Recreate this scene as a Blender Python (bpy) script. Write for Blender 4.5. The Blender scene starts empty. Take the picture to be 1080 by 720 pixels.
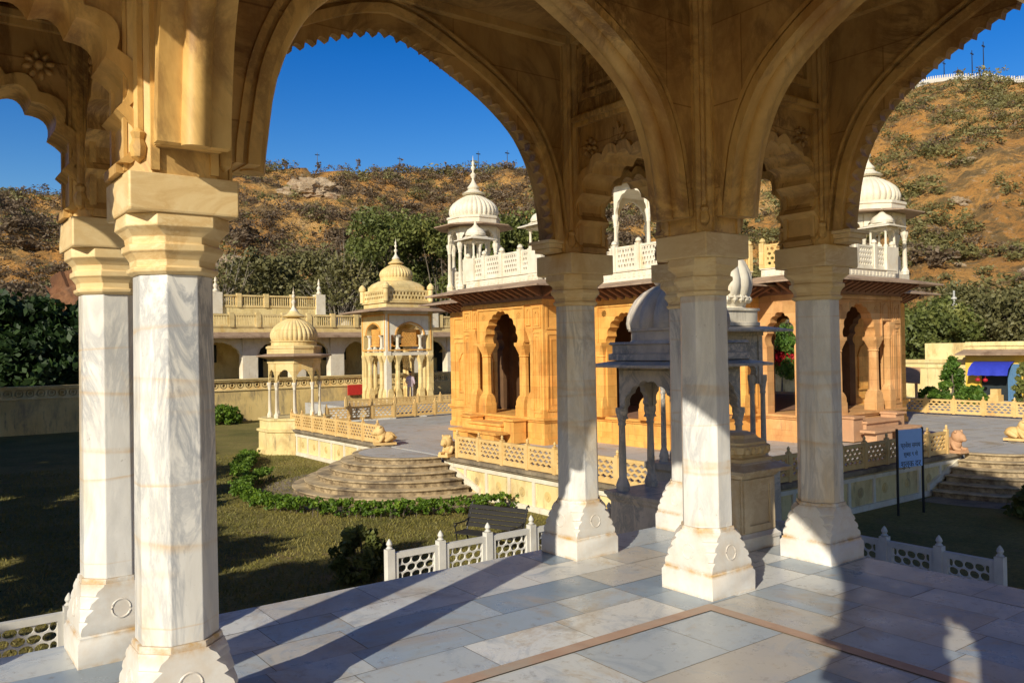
import bpy, bmesh, math, random
import numpy as np
from mathutils import Vector, Matrix, noise
random.seed(7); rng = np.random.default_rng(11)
PI = math.pi
scene = bpy.context.scene
COL = scene.collection
R = math.radians

# ------------------------------------------------------------------ materials
def new_mat(name):
    m = bpy.data.materials.new(name); m.use_nodes = True
    nt = m.node_tree; nt.nodes.clear()
    out = nt.nodes.new('ShaderNodeOutputMaterial'); b = nt.nodes.new('ShaderNodeBsdfPrincipled')
    nt.links.new(b.outputs[0], out.inputs[0])
    return m, nt, b
def nd(nt, typ, **kw):
    n = nt.nodes.new(typ)
    for k, v in kw.items():
        if k in n.inputs: n.inputs[k].default_value = v
        else: setattr(n, k, v)
    return n
def ramp(nt, src, stops):
    r = nt.nodes.new('ShaderNodeValToRGB'); e = r.color_ramp.elements
    while len(e) < len(stops): e.new(0.5)
    for i, (p, c) in enumerate(stops):
        e[i].position = p; e[i].color = (*c, 1) if len(c) == 3 else c
    nt.links.new(src, r.inputs[0]); return r
def mix(nt, fac, a, b, mode='MIX'):
    m = nt.nodes.new('ShaderNodeMix'); m.data_type = 'RGBA'; m.blend_type = mode
    for s, i in ((fac, 0), (a, 6), (b, 7)):
        if hasattr(s, 'is_output'): nt.links.new(s, m.inputs[i])
        else: m.inputs[i].default_value = s if i == 0 else (*s, 1)
    return m.outputs[2]
def pos(nt, sc=(1, 1, 1), rot=(0, 0, 0)):
    g = nt.nodes.new('ShaderNodeNewGeometry'); mp = nt.nodes.new('ShaderNodeMapping')
    mp.inputs['Scale'].default_value = sc; mp.inputs['Rotation'].default_value = rot
    nt.links.new(g.outputs['Position'], mp.inputs[0]); return mp.outputs[0]
def noi(nt, vec, scale, detail=5, rough=.6, dist=0.0):
    n = nd(nt, 'ShaderNodeTexNoise', Scale=scale, Detail=detail, Roughness=rough, Distortion=dist)
    nt.links.new(vec, n.inputs['Vector']); return n.outputs[0]
def bump(nt, b, h, strength=.3, dist=.02):
    n = nd(nt, 'ShaderNodeBump', Strength=strength, Distance=dist)
    nt.links.new(h, n.inputs['Height']); nt.links.new(n.outputs[0], b.inputs['Normal'])
def stone(name, c1, c2, stain=None, scale=2.5, stretch=(1, 1, 1), st_scale=1.3, st=(.5, .7), rough=.7, bs=.25, bd=.01, grime=None, veins=None):
    m, nt, b = new_mat(name)
    p = pos(nt, stretch)
    n1 = noi(nt, p, scale, 7, .65, .4)
    col = ramp(nt, n1, [(.3, c1), (.7, c2)]).outputs[0]
    if veins:
        vp = pos(nt, veins[1], (.35, .25, .4)); v = noi(nt, vp, veins[2], 8, .7, 1.2)
        f = ramp(nt, v, [(.42, (0, 0, 0)), (.5, (1, 1, 1)), (.58, (0, 0, 0))]).outputs[0]
        big = ramp(nt, noi(nt, pos(nt, (1, 1, .5)), 1.7, 3), [(.4, (.15,) * 3), (.65, (1,) * 3)]).outputs[0]
        f2 = mix(nt, 1.0, f, big, 'MULTIPLY')
        col = mix(nt, f2, col, veins[0])
    if stain:
        s = noi(nt, pos(nt, (1, 1, .45)), st_scale, 6, .7, .3)
        f = ramp(nt, s, [(st[0], (0, 0, 0)), (st[1], (1, 1, 1))]).outputs[0]
        col = mix(nt, f, col, stain)
    if grime:                       # rain streaks and dark weathering, finer
        s = noi(nt, pos(nt, (5, 5, .7)), 1.0, 6, .75)
        f = ramp(nt, s, [(grime[1], (0, 0, 0)), (grime[2], (1, 1, 1))]).outputs[0]
        col = mix(nt, f, col, grime[0])
    nt.links.new(col, b.inputs['Base Color']); b.inputs['Roughness'].default_value = rough
    fine = noi(nt, pos(nt), 22, 6, .7)
    bump(nt, b, fine, bs, bd)
    return m
def plain(name, c, rough=.6, metal=0.0, var=.15):
    m, nt, b = new_mat(name)
    n = noi(nt, pos(nt), 6, 4)
    d = tuple(x * (1 - var) for x in c)
    nt.links.new(ramp(nt, n, [(.35, d), (.65, c)]).outputs[0], b.inputs['Base Color'])
    b.inputs['Roughness'].default_value = rough; b.inputs['Metallic'].default_value = metal
    return m
def leafmat(name, c1, c2, c3, scale=1.2):
    m, nt, b = new_mat(name)
    out = [n for n in nt.nodes if n.type == 'OUTPUT_MATERIAL'][0]
    n1 = noi(nt, pos(nt), scale, 5, .7)
    col = ramp(nt, n1, [(.3, c1), (.52, c2), (.72, c3)]).outputs[0]
    nt.links.new(col, b.inputs['Base Color']); b.inputs['Roughness'].default_value = .6
    tr = nt.nodes.new('ShaderNodeBsdfTranslucent'); nt.links.new(col, tr.inputs[0])
    ms = nt.nodes.new('ShaderNodeMixShader'); ms.inputs[0].default_value = .25
    nt.links.new(b.outputs[0], ms.inputs[1]); nt.links.new(tr.outputs[0], ms.inputs[2])
    nt.links.new(ms.outputs[0], out.inputs[0]); return m

M = {}
M['marble'] = stone('white_marble', (.66, .63, .57), (.87, .85, .80), stain=(.66, .50, .28), st=(.53, .76), scale=2.2, stretch=(3, 3, .8), rough=.36, bs=.08,
                    veins=((.38, .39, .41), (5, 5, 1.3), 1.0))
def joint_stains(m, col_):
    nt = m.node_tree; b = [n for n in nt.nodes if n.type == 'BSDF_PRINCIPLED'][0]; src = b.inputs['Base Color'].links[0].from_socket
    n = noi(nt, pos(nt, (.10, .10, 2.3)), 1.0, 2, .5, .04); f = ramp(nt, n, [(.484, (0,) * 3), (.5, (.55,) * 3), (.505, (0,) * 3)]).outputs[0]
    g = ramp(nt, noi(nt, pos(nt), 3, 5, .7), [(.4, (.15,) * 3), (.62, (1,) * 3)]).outputs[0]
    sp = ramp(nt, noi(nt, pos(nt, (1, 1, .8)), 26, 4, .7), [(.66, (0,) * 3), (.74, (.55,) * 3)]).outputs[0]
    c = mix(nt, mix(nt, 1.0, f, g, 'MULTIPLY'), src, col_); c = mix(nt, sp, c, (.30, .27, .22)); nt.links.new(c, b.inputs['Base Color'])
joint_stains(M['marble'], (.62, .38, .12))
M['marble_cream'] = stone('cream_marble', (.62, .50, .32), (.80, .69, .50), stain=(.55, .32, .10), st=(.52, .72), scale=2.2, rough=.45, bs=.1, veins=((.45, .28, .10), (1, 1, 1.5), 1.8))
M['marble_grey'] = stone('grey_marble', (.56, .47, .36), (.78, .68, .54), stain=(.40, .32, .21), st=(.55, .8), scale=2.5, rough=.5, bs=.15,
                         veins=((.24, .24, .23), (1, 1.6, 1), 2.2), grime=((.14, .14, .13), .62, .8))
M['ochre'] = stone('stained_marble', (.48, .26, .07), (.72, .46, .17), stain=(.24, .105, .025), st=(.50, .72), scale=1.8, stretch=(1.5, 1.5, .8), rough=.55, bs=.15,
                   veins=((.20, .10, .03), (1.1, 1.1, .7), 1.6), grime=((.20, .11, .04), .60, .80))  # real staining, plus a darker tone that puts arch shade into the colour
M['cap'] = stone('capital_marble', (.74, .52, .23), (.90, .74, .44), stain=(.56, .29, .07), st=(.58, .82), scale=1.8, rough=.5, bs=.12,
                 veins=((.68, .46, .20), (1.0, 1.0, 3), 2.0))
M['sand'] = stone('orange_sandstone', (.76, .34, .065), (.90, .50, .13), stain=(.62, .25, .045), st=(.52, .72), scale=1.6, rough=.8, bs=.3, grime=((.34, .17, .06), .55, .78))
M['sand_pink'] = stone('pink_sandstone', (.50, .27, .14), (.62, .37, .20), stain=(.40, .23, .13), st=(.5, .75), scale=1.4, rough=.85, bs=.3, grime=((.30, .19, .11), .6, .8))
M['cream'] = stone('cream_stone', (.66, .48, .19), (.82, .65, .33), stain=(.68, .38, .08), st=(.55, .75), scale=1.6, rough=.75, bs=.2, grime=((.34, .25, .14), .57, .80))
M['ivory'] = stone('ivory_stone', (.66, .58, .43), (.82, .76, .62), stain=(.66, .45, .18), st=(.58, .78), scale=2, rough=.7, bs=.2, grime=((.34, .29, .21), .57, .80))
M['jali_white'] = stone('white_lattice_marble', (.58, .56, .50), (.74, .72, .66), stain=(.46, .38, .25), st=(.58, .8), scale=3, rough=.6, bs=.15)
M['jali_ochre'] = stone('ochre_lattice_stone', (.62, .39, .13), (.80, .57, .25), stain=(.50, .28, .1), st=(.55, .75), scale=2, rough=.75, bs=.2)
M['plaster'] = stone('aged_plaster', (.62, .44, .16), (.78, .59, .25), stain=(.34, .26, .14), st=(.48, .68), scale=.8, rough=.9, bs=.3, grime=((.16, .13, .09), .54, .72))
M['plaster_pale'] = stone('pale_plaster', (.70, .54, .22), (.86, .72, .38), stain=(.48, .33, .14), st=(.5, .7), scale=.9, rough=.9, bs=.2, grime=((.20, .15, .09), .56, .74))
M['yellow'] = stone('yellow_paint', (.72, .46, .05), (.80, .56, .09), stain=(.55, .36, .08), st=(.6, .8), scale=1, rough=.8, bs=.1, grime=((.3, .22, .1), .66, .85))
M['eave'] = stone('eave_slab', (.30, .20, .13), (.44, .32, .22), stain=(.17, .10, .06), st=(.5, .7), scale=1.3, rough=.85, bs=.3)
M['coping'] = stone('weathered_coping', (.20, .16, .11), (.36, .29, .19), stain=(.10, .085, .065), st=(.45, .65), scale=3, rough=.9, bs=.4)
M['step'] = stone('worn_steps', (.44, .33, .18), (.70, .55, .33), stain=(.13, .10, .07), st=(.48, .66), scale=2.5, rough=.9, bs=.4, grime=((.50, .42, .30), .62, .8))
def riser_darken(m, dark):  # mixes a dark tone into upright faces, broken up by noise
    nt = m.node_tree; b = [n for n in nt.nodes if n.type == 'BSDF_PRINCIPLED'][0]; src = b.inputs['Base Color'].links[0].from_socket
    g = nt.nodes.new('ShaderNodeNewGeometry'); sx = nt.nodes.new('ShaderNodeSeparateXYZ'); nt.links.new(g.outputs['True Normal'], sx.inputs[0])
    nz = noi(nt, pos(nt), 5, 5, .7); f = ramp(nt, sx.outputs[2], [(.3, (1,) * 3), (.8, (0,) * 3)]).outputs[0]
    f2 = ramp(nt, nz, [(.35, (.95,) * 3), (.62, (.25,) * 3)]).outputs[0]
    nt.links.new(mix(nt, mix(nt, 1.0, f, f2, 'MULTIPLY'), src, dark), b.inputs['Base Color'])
riser_darken(M['step'], (.10, .065, .035))
M['sand_mid'] = stone('shaded_sandstone', (.60, .30, .10), (.76, .44, .19), stain=(.46, .22, .08), st=(.5, .75), scale=1.5, rough=.85, bs=.3, grime=((.34, .20, .11), .6, .8))  # darker copy of the orange sandstone: the right porch's dimness is in the colour
M['sand_shade'] = stone('shade_dark_sandstone', (.10, .05, .022), (.18, .095, .04), scale=1.5, rough=.9)  # near-black sandstone: the dark of the porch interiors is put into its colour
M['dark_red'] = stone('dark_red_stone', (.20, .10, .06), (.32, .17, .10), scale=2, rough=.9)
M['iron'] = plain('black_iron', (.02, .02, .022), .45)
M['wood_dark'] = plain('dark_painted_slats', (.018, .016, .015), .75)
M['blue_sign'] = plain('blue_sign_paint', (.34, .58, .98), .4, var=.05)
M['ink'] = plain('dark_ink', (.015, .02, .06), .6)
M['tarp'] = plain('blue_tarpaulin', (.035, .055, .50), .5)
M['red'] = plain('red_paint', (.55, .03, .02), .6)
M['door_dark'] = plain('dark_doorway', (.02, .03, .035), .8)
M['blue_panel'] = plain('blue_shutter', (.10, .22, .38), .6)
M['skin'] = plain('skin', (.33, .16, .09), .6)
M['shirt'] = plain('pale_pink_shirt', (.66, .55, .64), .85)
M['trouser'] = plain('pale_trousers', (.55, .52, .50), .85)
M['hair'] = plain('black_hair', (.02, .015, .012), .6)
M['plastic_dark'] = plain('dark_blue_plastic', (.03, .035, .12), .5)
M['metal_grey'] = plain('grey_metal', (.45, .45, .43), .5)
M['bark'] = stone('bark', (.09, .07, .05), (.19, .16, .12), scale=6, rough=.95, bs=.5)
M['bark_pale'] = stone('pale_bark', (.26, .22, .17), (.42, .37, .30), scale=6, rough=.95, bs=.4)
M['leaf_tree'] = leafmat('tree_leaves', (.04, .055, .012), (.14, .165, .036), (.31, .30, .08), .55)
M['leaf_olive'] = leafmat('olive_leaves', (.055, .055, .02), (.165, .155, .055), (.31, .27, .11), .6)
M['leaf_dark'] = leafmat('dark_leaves', (.008, .020, .005), (.028, .062, .012), (.07, .12, .02), .7)
M['leaf_bright'] = leafmat('bright_leaves', (.03, .07, .008), (.09, .18, .018), (.22, .32, .04), 2.5)
M['leaf_hedge'] = leafmat('hedge_leaves', (.03, .07, .006), (.12, .22, .015), (.30, .40, .035), 5)
M['scrub_brown'] = leafmat('dry_scrub', (.095, .066, .040), (.185, .132, .080), (.29, .215, .13), .35)
M['scrub_green'] = leafmat('green_scrub', (.075, .072, .025), (.20, .185, .065), (.36, .32, .12), .35)
M['flower_red'] = leafmat('red_bracts', (.30, .005, .01), (.62, .012, .03), (.80, .04, .05), 2)
M['rock'] = stone('red_rock', (.24, .10, .045), (.44, .22, .10), stain=(.14, .08, .05), st=(.5, .7), scale=.35, st_scale=.4, rough=.95, bs=.8, bd=.3)
M['rock_pale'] = stone('pale_rock', (.42, .31, .19), (.60, .48, .34), stain=(.26, .15, .08), st=(.48, .66), scale=.6, st_scale=.5, rough=.95, bs=.8, bd=.3)
M['fort'] = stone('fort_whitewash', (.46, .44, .40), (.62, .60, .55), scale=.3, rough=.9)

def block_joints(m, bw, bh, tone=.22):
    """dressed stone blocks: faint joints and a tint of its own for every block"""
    nt = m.node_tree; b = [n for n in nt.nodes if n.type == 'BSDF_PRINCIPLED'][0]; src = b.inputs['Base Color'].links[0].from_socket
    g = nt.nodes.new('ShaderNodeNewGeometry'); sx = nt.nodes.new('ShaderNodeSeparateXYZ'); nt.links.new(g.outputs['Position'], sx.inputs[0])
    ad = nt.nodes.new('ShaderNodeMath'); nt.links.new(sx.outputs[0], ad.inputs[0]); nt.links.new(sx.outputs[1], ad.inputs[1])
    cb = nt.nodes.new('ShaderNodeCombineXYZ'); nt.links.new(ad.outputs[0], cb.inputs[0]); nt.links.new(sx.outputs[2], cb.inputs[1])
    br = nt.nodes.new('ShaderNodeTexBrick'); nt.links.new(cb.outputs[0], br.inputs['Vector']); br.inputs['Scale'].default_value = 1
    br.inputs['Color1'].default_value = (1 - tone, 1 - tone, 1 - tone * 1.3, 1); br.inputs['Color2'].default_value = (1.06, 1.06, 1.06, 1); br.inputs['Mortar'].default_value = (.62, .55, .48, 1)
    br.inputs['Brick Width'].default_value = bw; br.inputs['Row Height'].default_value = bh; br.inputs['Mortar Size'].default_value = .006; br.inputs['Mortar Smooth'].default_value = .6
    nt.links.new(mix(nt, 1.0, src, br.outputs['Color'], 'MULTIPLY'), b.inputs['Base Color'])
block_joints(M['sand'], .93, .37); block_joints(M['sand_mid'], .93, .37); block_joints(M['cream'], .7, .42, .14); block_joints(M['ochre'], 1.1, .52, .16); block_joints(M['pier'], 5.0, .62, .10) if 'pier' in M else None
def base_mat():                 # column bases: white marble with golden staining around the mouldings
    m, nt, b = new_mat('stained_base_marble')
    n1 = noi(nt, pos(nt, (1, 1, 1)), 2.4, 7, .65, .5)
    col = ramp(nt, n1, [(.3, (.62, .60, .55)), (.65, (.82, .80, .75))]).outputs[0]
    g = nt.nodes.new('ShaderNodeNewGeometry'); sx = nt.nodes.new('ShaderNodeSeparateXYZ'); nt.links.new(g.outputs['Position'], sx.inputs[0])
    mr = nd(nt, 'ShaderNodeMapRange'); nt.links.new(sx.outputs[2], mr.inputs[0]); mr.inputs[1].default_value = 0; mr.inputs[2].default_value = .5
    band = ramp(nt, mr.outputs[0], [(0, (.75,) * 3), (.05, (.15,) * 3), (.26, (.2,) * 3), (.30, (1,) * 3), (.36, (.2,) * 3), (.74, (.25,) * 3), (.84, (1,) * 3), (1, (.6,) * 3)]).outputs[0]
    nz = ramp(nt, noi(nt, pos(nt), 7, 6, .7), [(.38, (0,) * 3), (.62, (1,) * 3)]).outputs[0]
    f = mix(nt, 1.0, band, nz, 'MULTIPLY')
    col = mix(nt, f, col, (.55, .33, .10))
    nt.links.new(col, b.inputs['Base Color']); b.inputs['Roughness'].default_value = .42
    bump(nt, b, noi(nt, pos(nt), 18, 6, .7), .1, .01); return m
M['base'] = base_mat()

def floor_mat(name, tints, mortar, bw, bh, rough, stain, rot=0, msize=.006, gl=None, off=.5):
    m, nt, b = new_mat(name)
    p = pos(nt, (1, 1, 1), (0, 0, rot))
    def brick(c1, c2, seedshift):
        br = nt.nodes.new('ShaderNodeTexBrick'); mp = nt.nodes.new('ShaderNodeMapping'); mp.inputs['Location'].default_value = seedshift
        nt.links.new(p, mp.inputs[0]); nt.links.new(mp.outputs[0], br.inputs['Vector'])
        br.inputs['Color1'].default_value = (*c1, 1); br.inputs['Color2'].default_value = (*c2, 1); br.inputs['Mortar'].default_value = (*mortar, 1)
        br.inputs['Scale'].default_value = 1; br.inputs['Mortar Size'].default_value = msize; br.inputs['Mortar Smooth'].default_value = .2
        br.inputs['Brick Width'].default_value = bw; br.inputs['Row Height'].default_value = bh; br.offset = off; br.offset_frequency = 2
        br.inputs['Bias'].default_value = 0; return br
    br = brick((0, 0, 0), (1, 1, 1), (.13, .07, 0))
    tint = ramp(nt, br.outputs['Color'], [(0, tints[0]), (.35, tints[1]), (.7, tints[2]), (1, tints[3])]).outputs[0]
    veins = noi(nt, pos(nt, (1, 2.2, 1), (0, 0, .6)), 2.6, 8, .7, 1.0)
    vf = ramp(nt, veins, [(.35, (0, 0, 0)), (.65, (.55,) * 3)]).outputs[0]
    col = mix(nt, vf, tint, tints[4])
    s1 = ramp(nt, noi(nt, pos(nt), 1.1, 7, .72, .8), [(.50, (0,) * 3), (.66, (.85,) * 3)]).outputs[0]
    col = mix(nt, s1, col, stain)
    s2 = ramp(nt, noi(nt, pos(nt), 9, 6, .75), [(.60, (0,) * 3), (.72, (.6,) * 3)]).outputs[0]
    col = mix(nt, s2, col, tuple(x * .55 for x in stain))
    mf = ramp(nt, br.outputs['Fac'], [(0, (0,) * 3), (1, (1,) * 3)]).outputs[0]
    col = mix(nt, mf, col, mortar)
    nt.links.new(col, b.inputs['Base Color'])
    rr = ramp(nt, noi(nt, pos(nt), 3, 6, .7), [(.3, (rough * .75,) * 3), (.7, (min(1, rough * 1.5),) * 3)]).outputs[0]
    nt.links.new(rr, b.inputs['Roughness'])
    inv = nt.nodes.new('ShaderNodeMath'); inv.operation = 'MULTIPLY_ADD'; nt.links.new(br.outputs['Fac'], inv.inputs[0]); inv.inputs[1].default_value = -1
    nt.links.new(noi(nt, pos(nt), 30, 5, .7), inv.inputs[2])
    bump(nt, b, inv.outputs[0], .22, .006)
    return m
def slab_mat():
    m, nt, b = new_mat('marble_slabs')
    at = nt.nodes.new('ShaderNodeAttribute'); at.attribute_name = 'tint'
    tint = ramp(nt, at.outputs['Fac'], [(0, (.20, .26, .33)), (.22, (.34, .40, .46)), (.45, (.48, .51, .52)), (.7, (.70, .70, .67)), (.86, (.46, .42, .36)), (1, (.58, .58, .55))]).outputs[0]
    sh = nt.nodes.new('ShaderNodeVectorMath'); sh.operation = 'MULTIPLY_ADD'; nt.links.new(at.outputs['Fac'], sh.inputs[0]); sh.inputs[1].default_value = (37, 53, 0)
    g = nt.nodes.new('ShaderNodeNewGeometry'); nt.links.new(g.outputs['Position'], sh.inputs[2])
    v = noi(nt, sh.outputs[0], 2.8, 8, .72, 1.3); vf = ramp(nt, v, [(.32, (.8,) * 3), (.5, (0,) * 3), (.66, (0,) * 3), (.8, (.5,) * 3)]).outputs[0]
    col = mix(nt, vf, tint, (.30, .35, .40))
    s0 = noi(nt, sh.outputs[0], 1.5, 7, .72, .8); col = mix(nt, ramp(nt, s0, [(.57, (0,) * 3), (.68, (.75,) * 3)]).outputs[0], col, (.46, .33, .16))
    s1 = noi(nt, pos(nt), .8, 7, .74, .6); col = mix(nt, ramp(nt, s1, [(.55, (0,) * 3), (.68, (.75,) * 3)]).outputs[0], col, (.38, .27, .14))
    s2 = noi(nt, pos(nt), 11, 6, .8); col = mix(nt, ramp(nt, s2, [(.56, (0,) * 3), (.70, (.7,) * 3)]).outputs[0], col, (.19, .15, .10))
    s3 = noi(nt, pos(nt), 34, 3, .6); col = mix(nt, ramp(nt, s3, [(.70, (0,) * 3), (.74, (.8,) * 3)]).outputs[0], col, (.72, .70, .66))
    nt.links.new(col, b.inputs['Base Color'])
    nt.links.new(ramp(nt, noi(nt, pos(nt), 3, 6, .7), [(.3, (.20,) * 3), (.7, (.48,) * 3)]).outputs[0], b.inputs['Roughness'])
    bump(nt, b, noi(nt, pos(nt), 14, 6, .75), .12, .006); return m
M['floor'] = slab_mat()
M['paving'] = floor_mat('platform_paving', [(.40, .39, .37), (.46, .45, .43), (.50, .48, .44), (.44, .42, .39), (.44, .45, .46)], (.20, .18, .15), 1.4, .8, .7, (.34, .27, .18))
M['strip'] = stone('red_stone_strip', (.40, .25, .17), (.52, .36, .26), stain=(.42, .36, .29), st=(.45, .65), scale=4, rough=.55, bs=.2)

def lawn_mat():
    m, nt, b = new_mat('lawn_grass')
    n1 = noi(nt, pos(nt), .35, 6, .7); n2 = noi(nt, pos(nt), 14, 6, .75)
    c = ramp(nt, n1, [(.3, (.13, .135, .022)), (.5, (.25, .215, .045)), (.7, (.36, .29, .08))]).outputs[0]
    d = ramp(nt, n2, [(.3, (.45,) * 3), (.7, (1.15,) * 3)]).outputs[0]
    col = mix(nt, 1.0, c, d, 'MULTIPLY')
    bp_ = ramp(nt, noi(nt, pos(nt), 1.1, 7, .75, .5), [(.54, (0,) * 3), (.66, (.7,) * 3)]).outputs[0]; col = mix(nt, bp_, col, (.26, .17, .07))
    nt.links.new(col, b.inputs['Base Color']); b.inputs['Roughness'].default_value = .9
    bump(nt, b, noi(nt, pos(nt), 30, 6, .8), .8, .05); return m
M['lawn'] = lawn_mat()
def hill_mat():
    m, nt, b = new_mat('dry_hillside')
    n1 = noi(nt, pos(nt), .045, 9, .70, .6); n2 = noi(nt, pos(nt), .24, 9, .76, .5); n3 = noi(nt, pos(nt), 1.1, 8, .78)
    c = ramp(nt, n1, [(.30, (.40, .22, .07)), (.43, (.66, .31, .07)), (.56, (.76, .42, .12)), (.72, (.74, .54, .26))]).outputs[0]
    f = ramp(nt, n2, [(.47, (0,) * 3), (.56, (.85,) * 3)]).outputs[0]
    c = mix(nt, f, c, (.20, .14, .055))
    f3 = ramp(nt, n3, [(.56, (0,) * 3), (.64, (.8,) * 3)]).outputs[0]
    c = mix(nt, f3, c, (.66, .50, .32))
    f4 = ramp(nt, n3, [(.34, (.9,) * 3), (.46, (0,) * 3)]).outputs[0]
    c = mix(nt, f4, c, (.11, .075, .032))
    nt.links.new(c, b.inputs['Base Color']); b.inputs['Roughness'].default_value = .95
    bump(nt, b, n3, 1.0, 1.2); return m
M['hill'] = hill_mat()

# ------------------------------------------------------------------ mesh builder
class MB:
    def __init__(s): s.v = []; s.f = []; s.marks = []
    def mark(s): s.marks.append((len(s.v), len(s.f)))
    def build_split(s, name, mat, parent=None, loc=None, **k):
        out = []; mk = s.marks + [(len(s.v), len(s.f))]
        for (v0, f0), (v1, f1) in zip(mk[:-1], mk[1:]):
            if v1 == v0: continue
            q = MB(); q.v = s.v[v0:v1]; q.f = [tuple(i - v0 for i in f) for f in s.f[f0:f1]]; o = q.build(name, mat, parent, **k)
            if loc is not None: o.data.transform(Matrix.Translation(-Vector(loc)))
            out.append(o)
        return out
    def add(s, verts, faces):
        o = len(s.v); s.v += [tuple(v) for v in verts]; s.f += [tuple(i + o for i in f) for f in faces]
    def box(s, x0, y0, z0, x1, y1, z1):
        s.add([(x0, y0, z0), (x1, y0, z0), (x1, y1, z0), (x0, y1, z0), (x0, y0, z1), (x1, y0, z1), (x1, y1, z1), (x0, y1, z1)],
              [(3, 2, 1, 0), (4, 5, 6, 7), (0, 1, 5, 4), (1, 2, 6, 5), (2, 3, 7, 6), (3, 0, 4, 7)])
    def cbox(s, cx, cy, z0, w, d, z1): s.box(cx - w / 2, cy - d / 2, z0, cx + w / 2, cy + d / 2, z1)
    def loft(s, rings, cap=True):
        n = len(rings[0]); o = len(s.v)
        for r in rings: s.v += [tuple(p) for p in r]
        for k in range(len(rings) - 1):
            for i in range(n):
                j = (i + 1) % n
                s.f.append((o + k * n + i, o + k * n + j, o + (k + 1) * n + j, o + (k + 1) * n + i))
        if cap:
            s.f.append(tuple(o + i for i in reversed(range(n)))); s.f.append(tuple(o + (len(rings) - 1) * n + i for i in range(n)))
    def lathe(s, cx, cy, prof, n=16, rot=None, apothem=False, rib=None):
        if rot is None: rot = PI / n if apothem else 0
        k = 1 / math.cos(PI / n) if apothem else 1
        rings = []
        for r, z in prof:
            ring = []
            for i in range(n):
                a = rot + 2 * PI * i / n; q = r * k
                if rib: q *= 1 + rib[1] * (abs(math.cos(rib[0] * a / 2)) - .6)
                ring.append((cx + q * math.cos(a), cy + q * math.sin(a), z))
            rings.append(ring)
        s.loft(rings)
    def tube(s, pts, rad, n=6, cap=True):
        pts = [Vector(p) for p in pts]; rings = []
        up = Vector((.3, .2, 1)).normalized()
        for i, p in enumerate(pts):
            d = (pts[min(i + 1, len(pts) - 1)] - pts[max(i - 1, 0)]).normalized()
            a = d.cross(up)
            if a.length < 1e-3: a = d.cross(Vector((1, 0, 0)))
            a.normalize(); b = d.cross(a)
            r = rad[i] if hasattr(rad, '__len__') else rad
            rings.append([p + a * (r * math.cos(2 * PI * k / n)) + b * (r * math.sin(2 * PI * k / n)) for k in range(n)])
        s.loft([[tuple(q) for q in r] for r in rings], cap)
    def ringplate(s, inner, outer, w0, w1, T, closed=True, sides=True):
        """plate between two matching outlines (u,z) extruded w0..w1, mapped to the world by T(u,w,z)"""
        n = len(inner); o = len(s.v)
        for w in (w0, w1):
            s.v += [T(u, w, z) for u, z in inner]; s.v += [T(u, w, z) for u, z in outer]
        for i in range(n if closed else n - 1):
            j = (i + 1) % n
            I0, J0, P0, Q0 = o + i, o + j, o + n + i, o + n + j
            I1, J1, P1, Q1 = I0 + 2 * n, J0 + 2 * n, P0 + 2 * n, Q0 + 2 * n
            s.f += [(I0, J0, Q0, P0), (I1, P1, Q1, J1), (I0, I1, J1, J0)]
            if sides: s.f.append((P0, Q0, Q1, P1))
        if not closed and sides:
            for i in (0, n - 1): s.f.append((o + i, o + n + i, o + 3 * n + i, o + 2 * n + i))
    def build(s, name, mat, parent=None, smooth=None, bevel=None):
        me = bpy.data.meshes.new(name); me.from_pydata(s.v, [], s.f); me.materials.append(mat)
        bm = bmesh.new(); bm.from_mesh(me); bmesh.ops.recalc_face_normals(bm, faces=bm.faces); bm.to_mesh(me); bm.free()
        if smooth:
            me.polygons.foreach_set('use_smooth', [True] * len(me.polygons)); me.set_sharp_from_angle(angle=R(smooth))
        o = bpy.data.objects.new(name, me); COL.objects.link(o)
        if parent: o.parent = parent
        if bevel:
            b = o.modifiers.new('edge', 'BEVEL'); b.width = bevel; b.segments = 2; b.limit_method = 'ANGLE'; b.angle_limit = R(35)
        return o
def TX(y0): return lambda u, w, z: (u, y0 + w, z)        # wall running along X
def TY(x0): return lambda u, w, z: (x0 + w, u, z)        # wall running along Y
def tag(o, label=None, cat=None, group=None, kind=None):
    if label: o['label'] = label
    if cat: o['category'] = cat
    if group: o['group'] = group
    if kind: o['kind'] = kind
    return o
def thing(name, label, cat, loc=(0, 0, 0), group=None, rz=0):
    o = bpy.data.objects.new(name, None); COL.objects.link(o); o.location = loc; o.rotation_euler.z = rz
    o.empty_display_size = .2
    return tag(o, label, cat, group)
def struct(name, mb, mat, **k): return tag(mb.build(name, mat, **k), kind='structure')
KIDS = {}
def copy_tree(src, parent=None):
    c = src.copy(); COL.objects.link(c)
    if parent: c.parent = parent
    for ch in [o for o in src.children]: copy_tree(ch, c)
    return c

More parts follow.
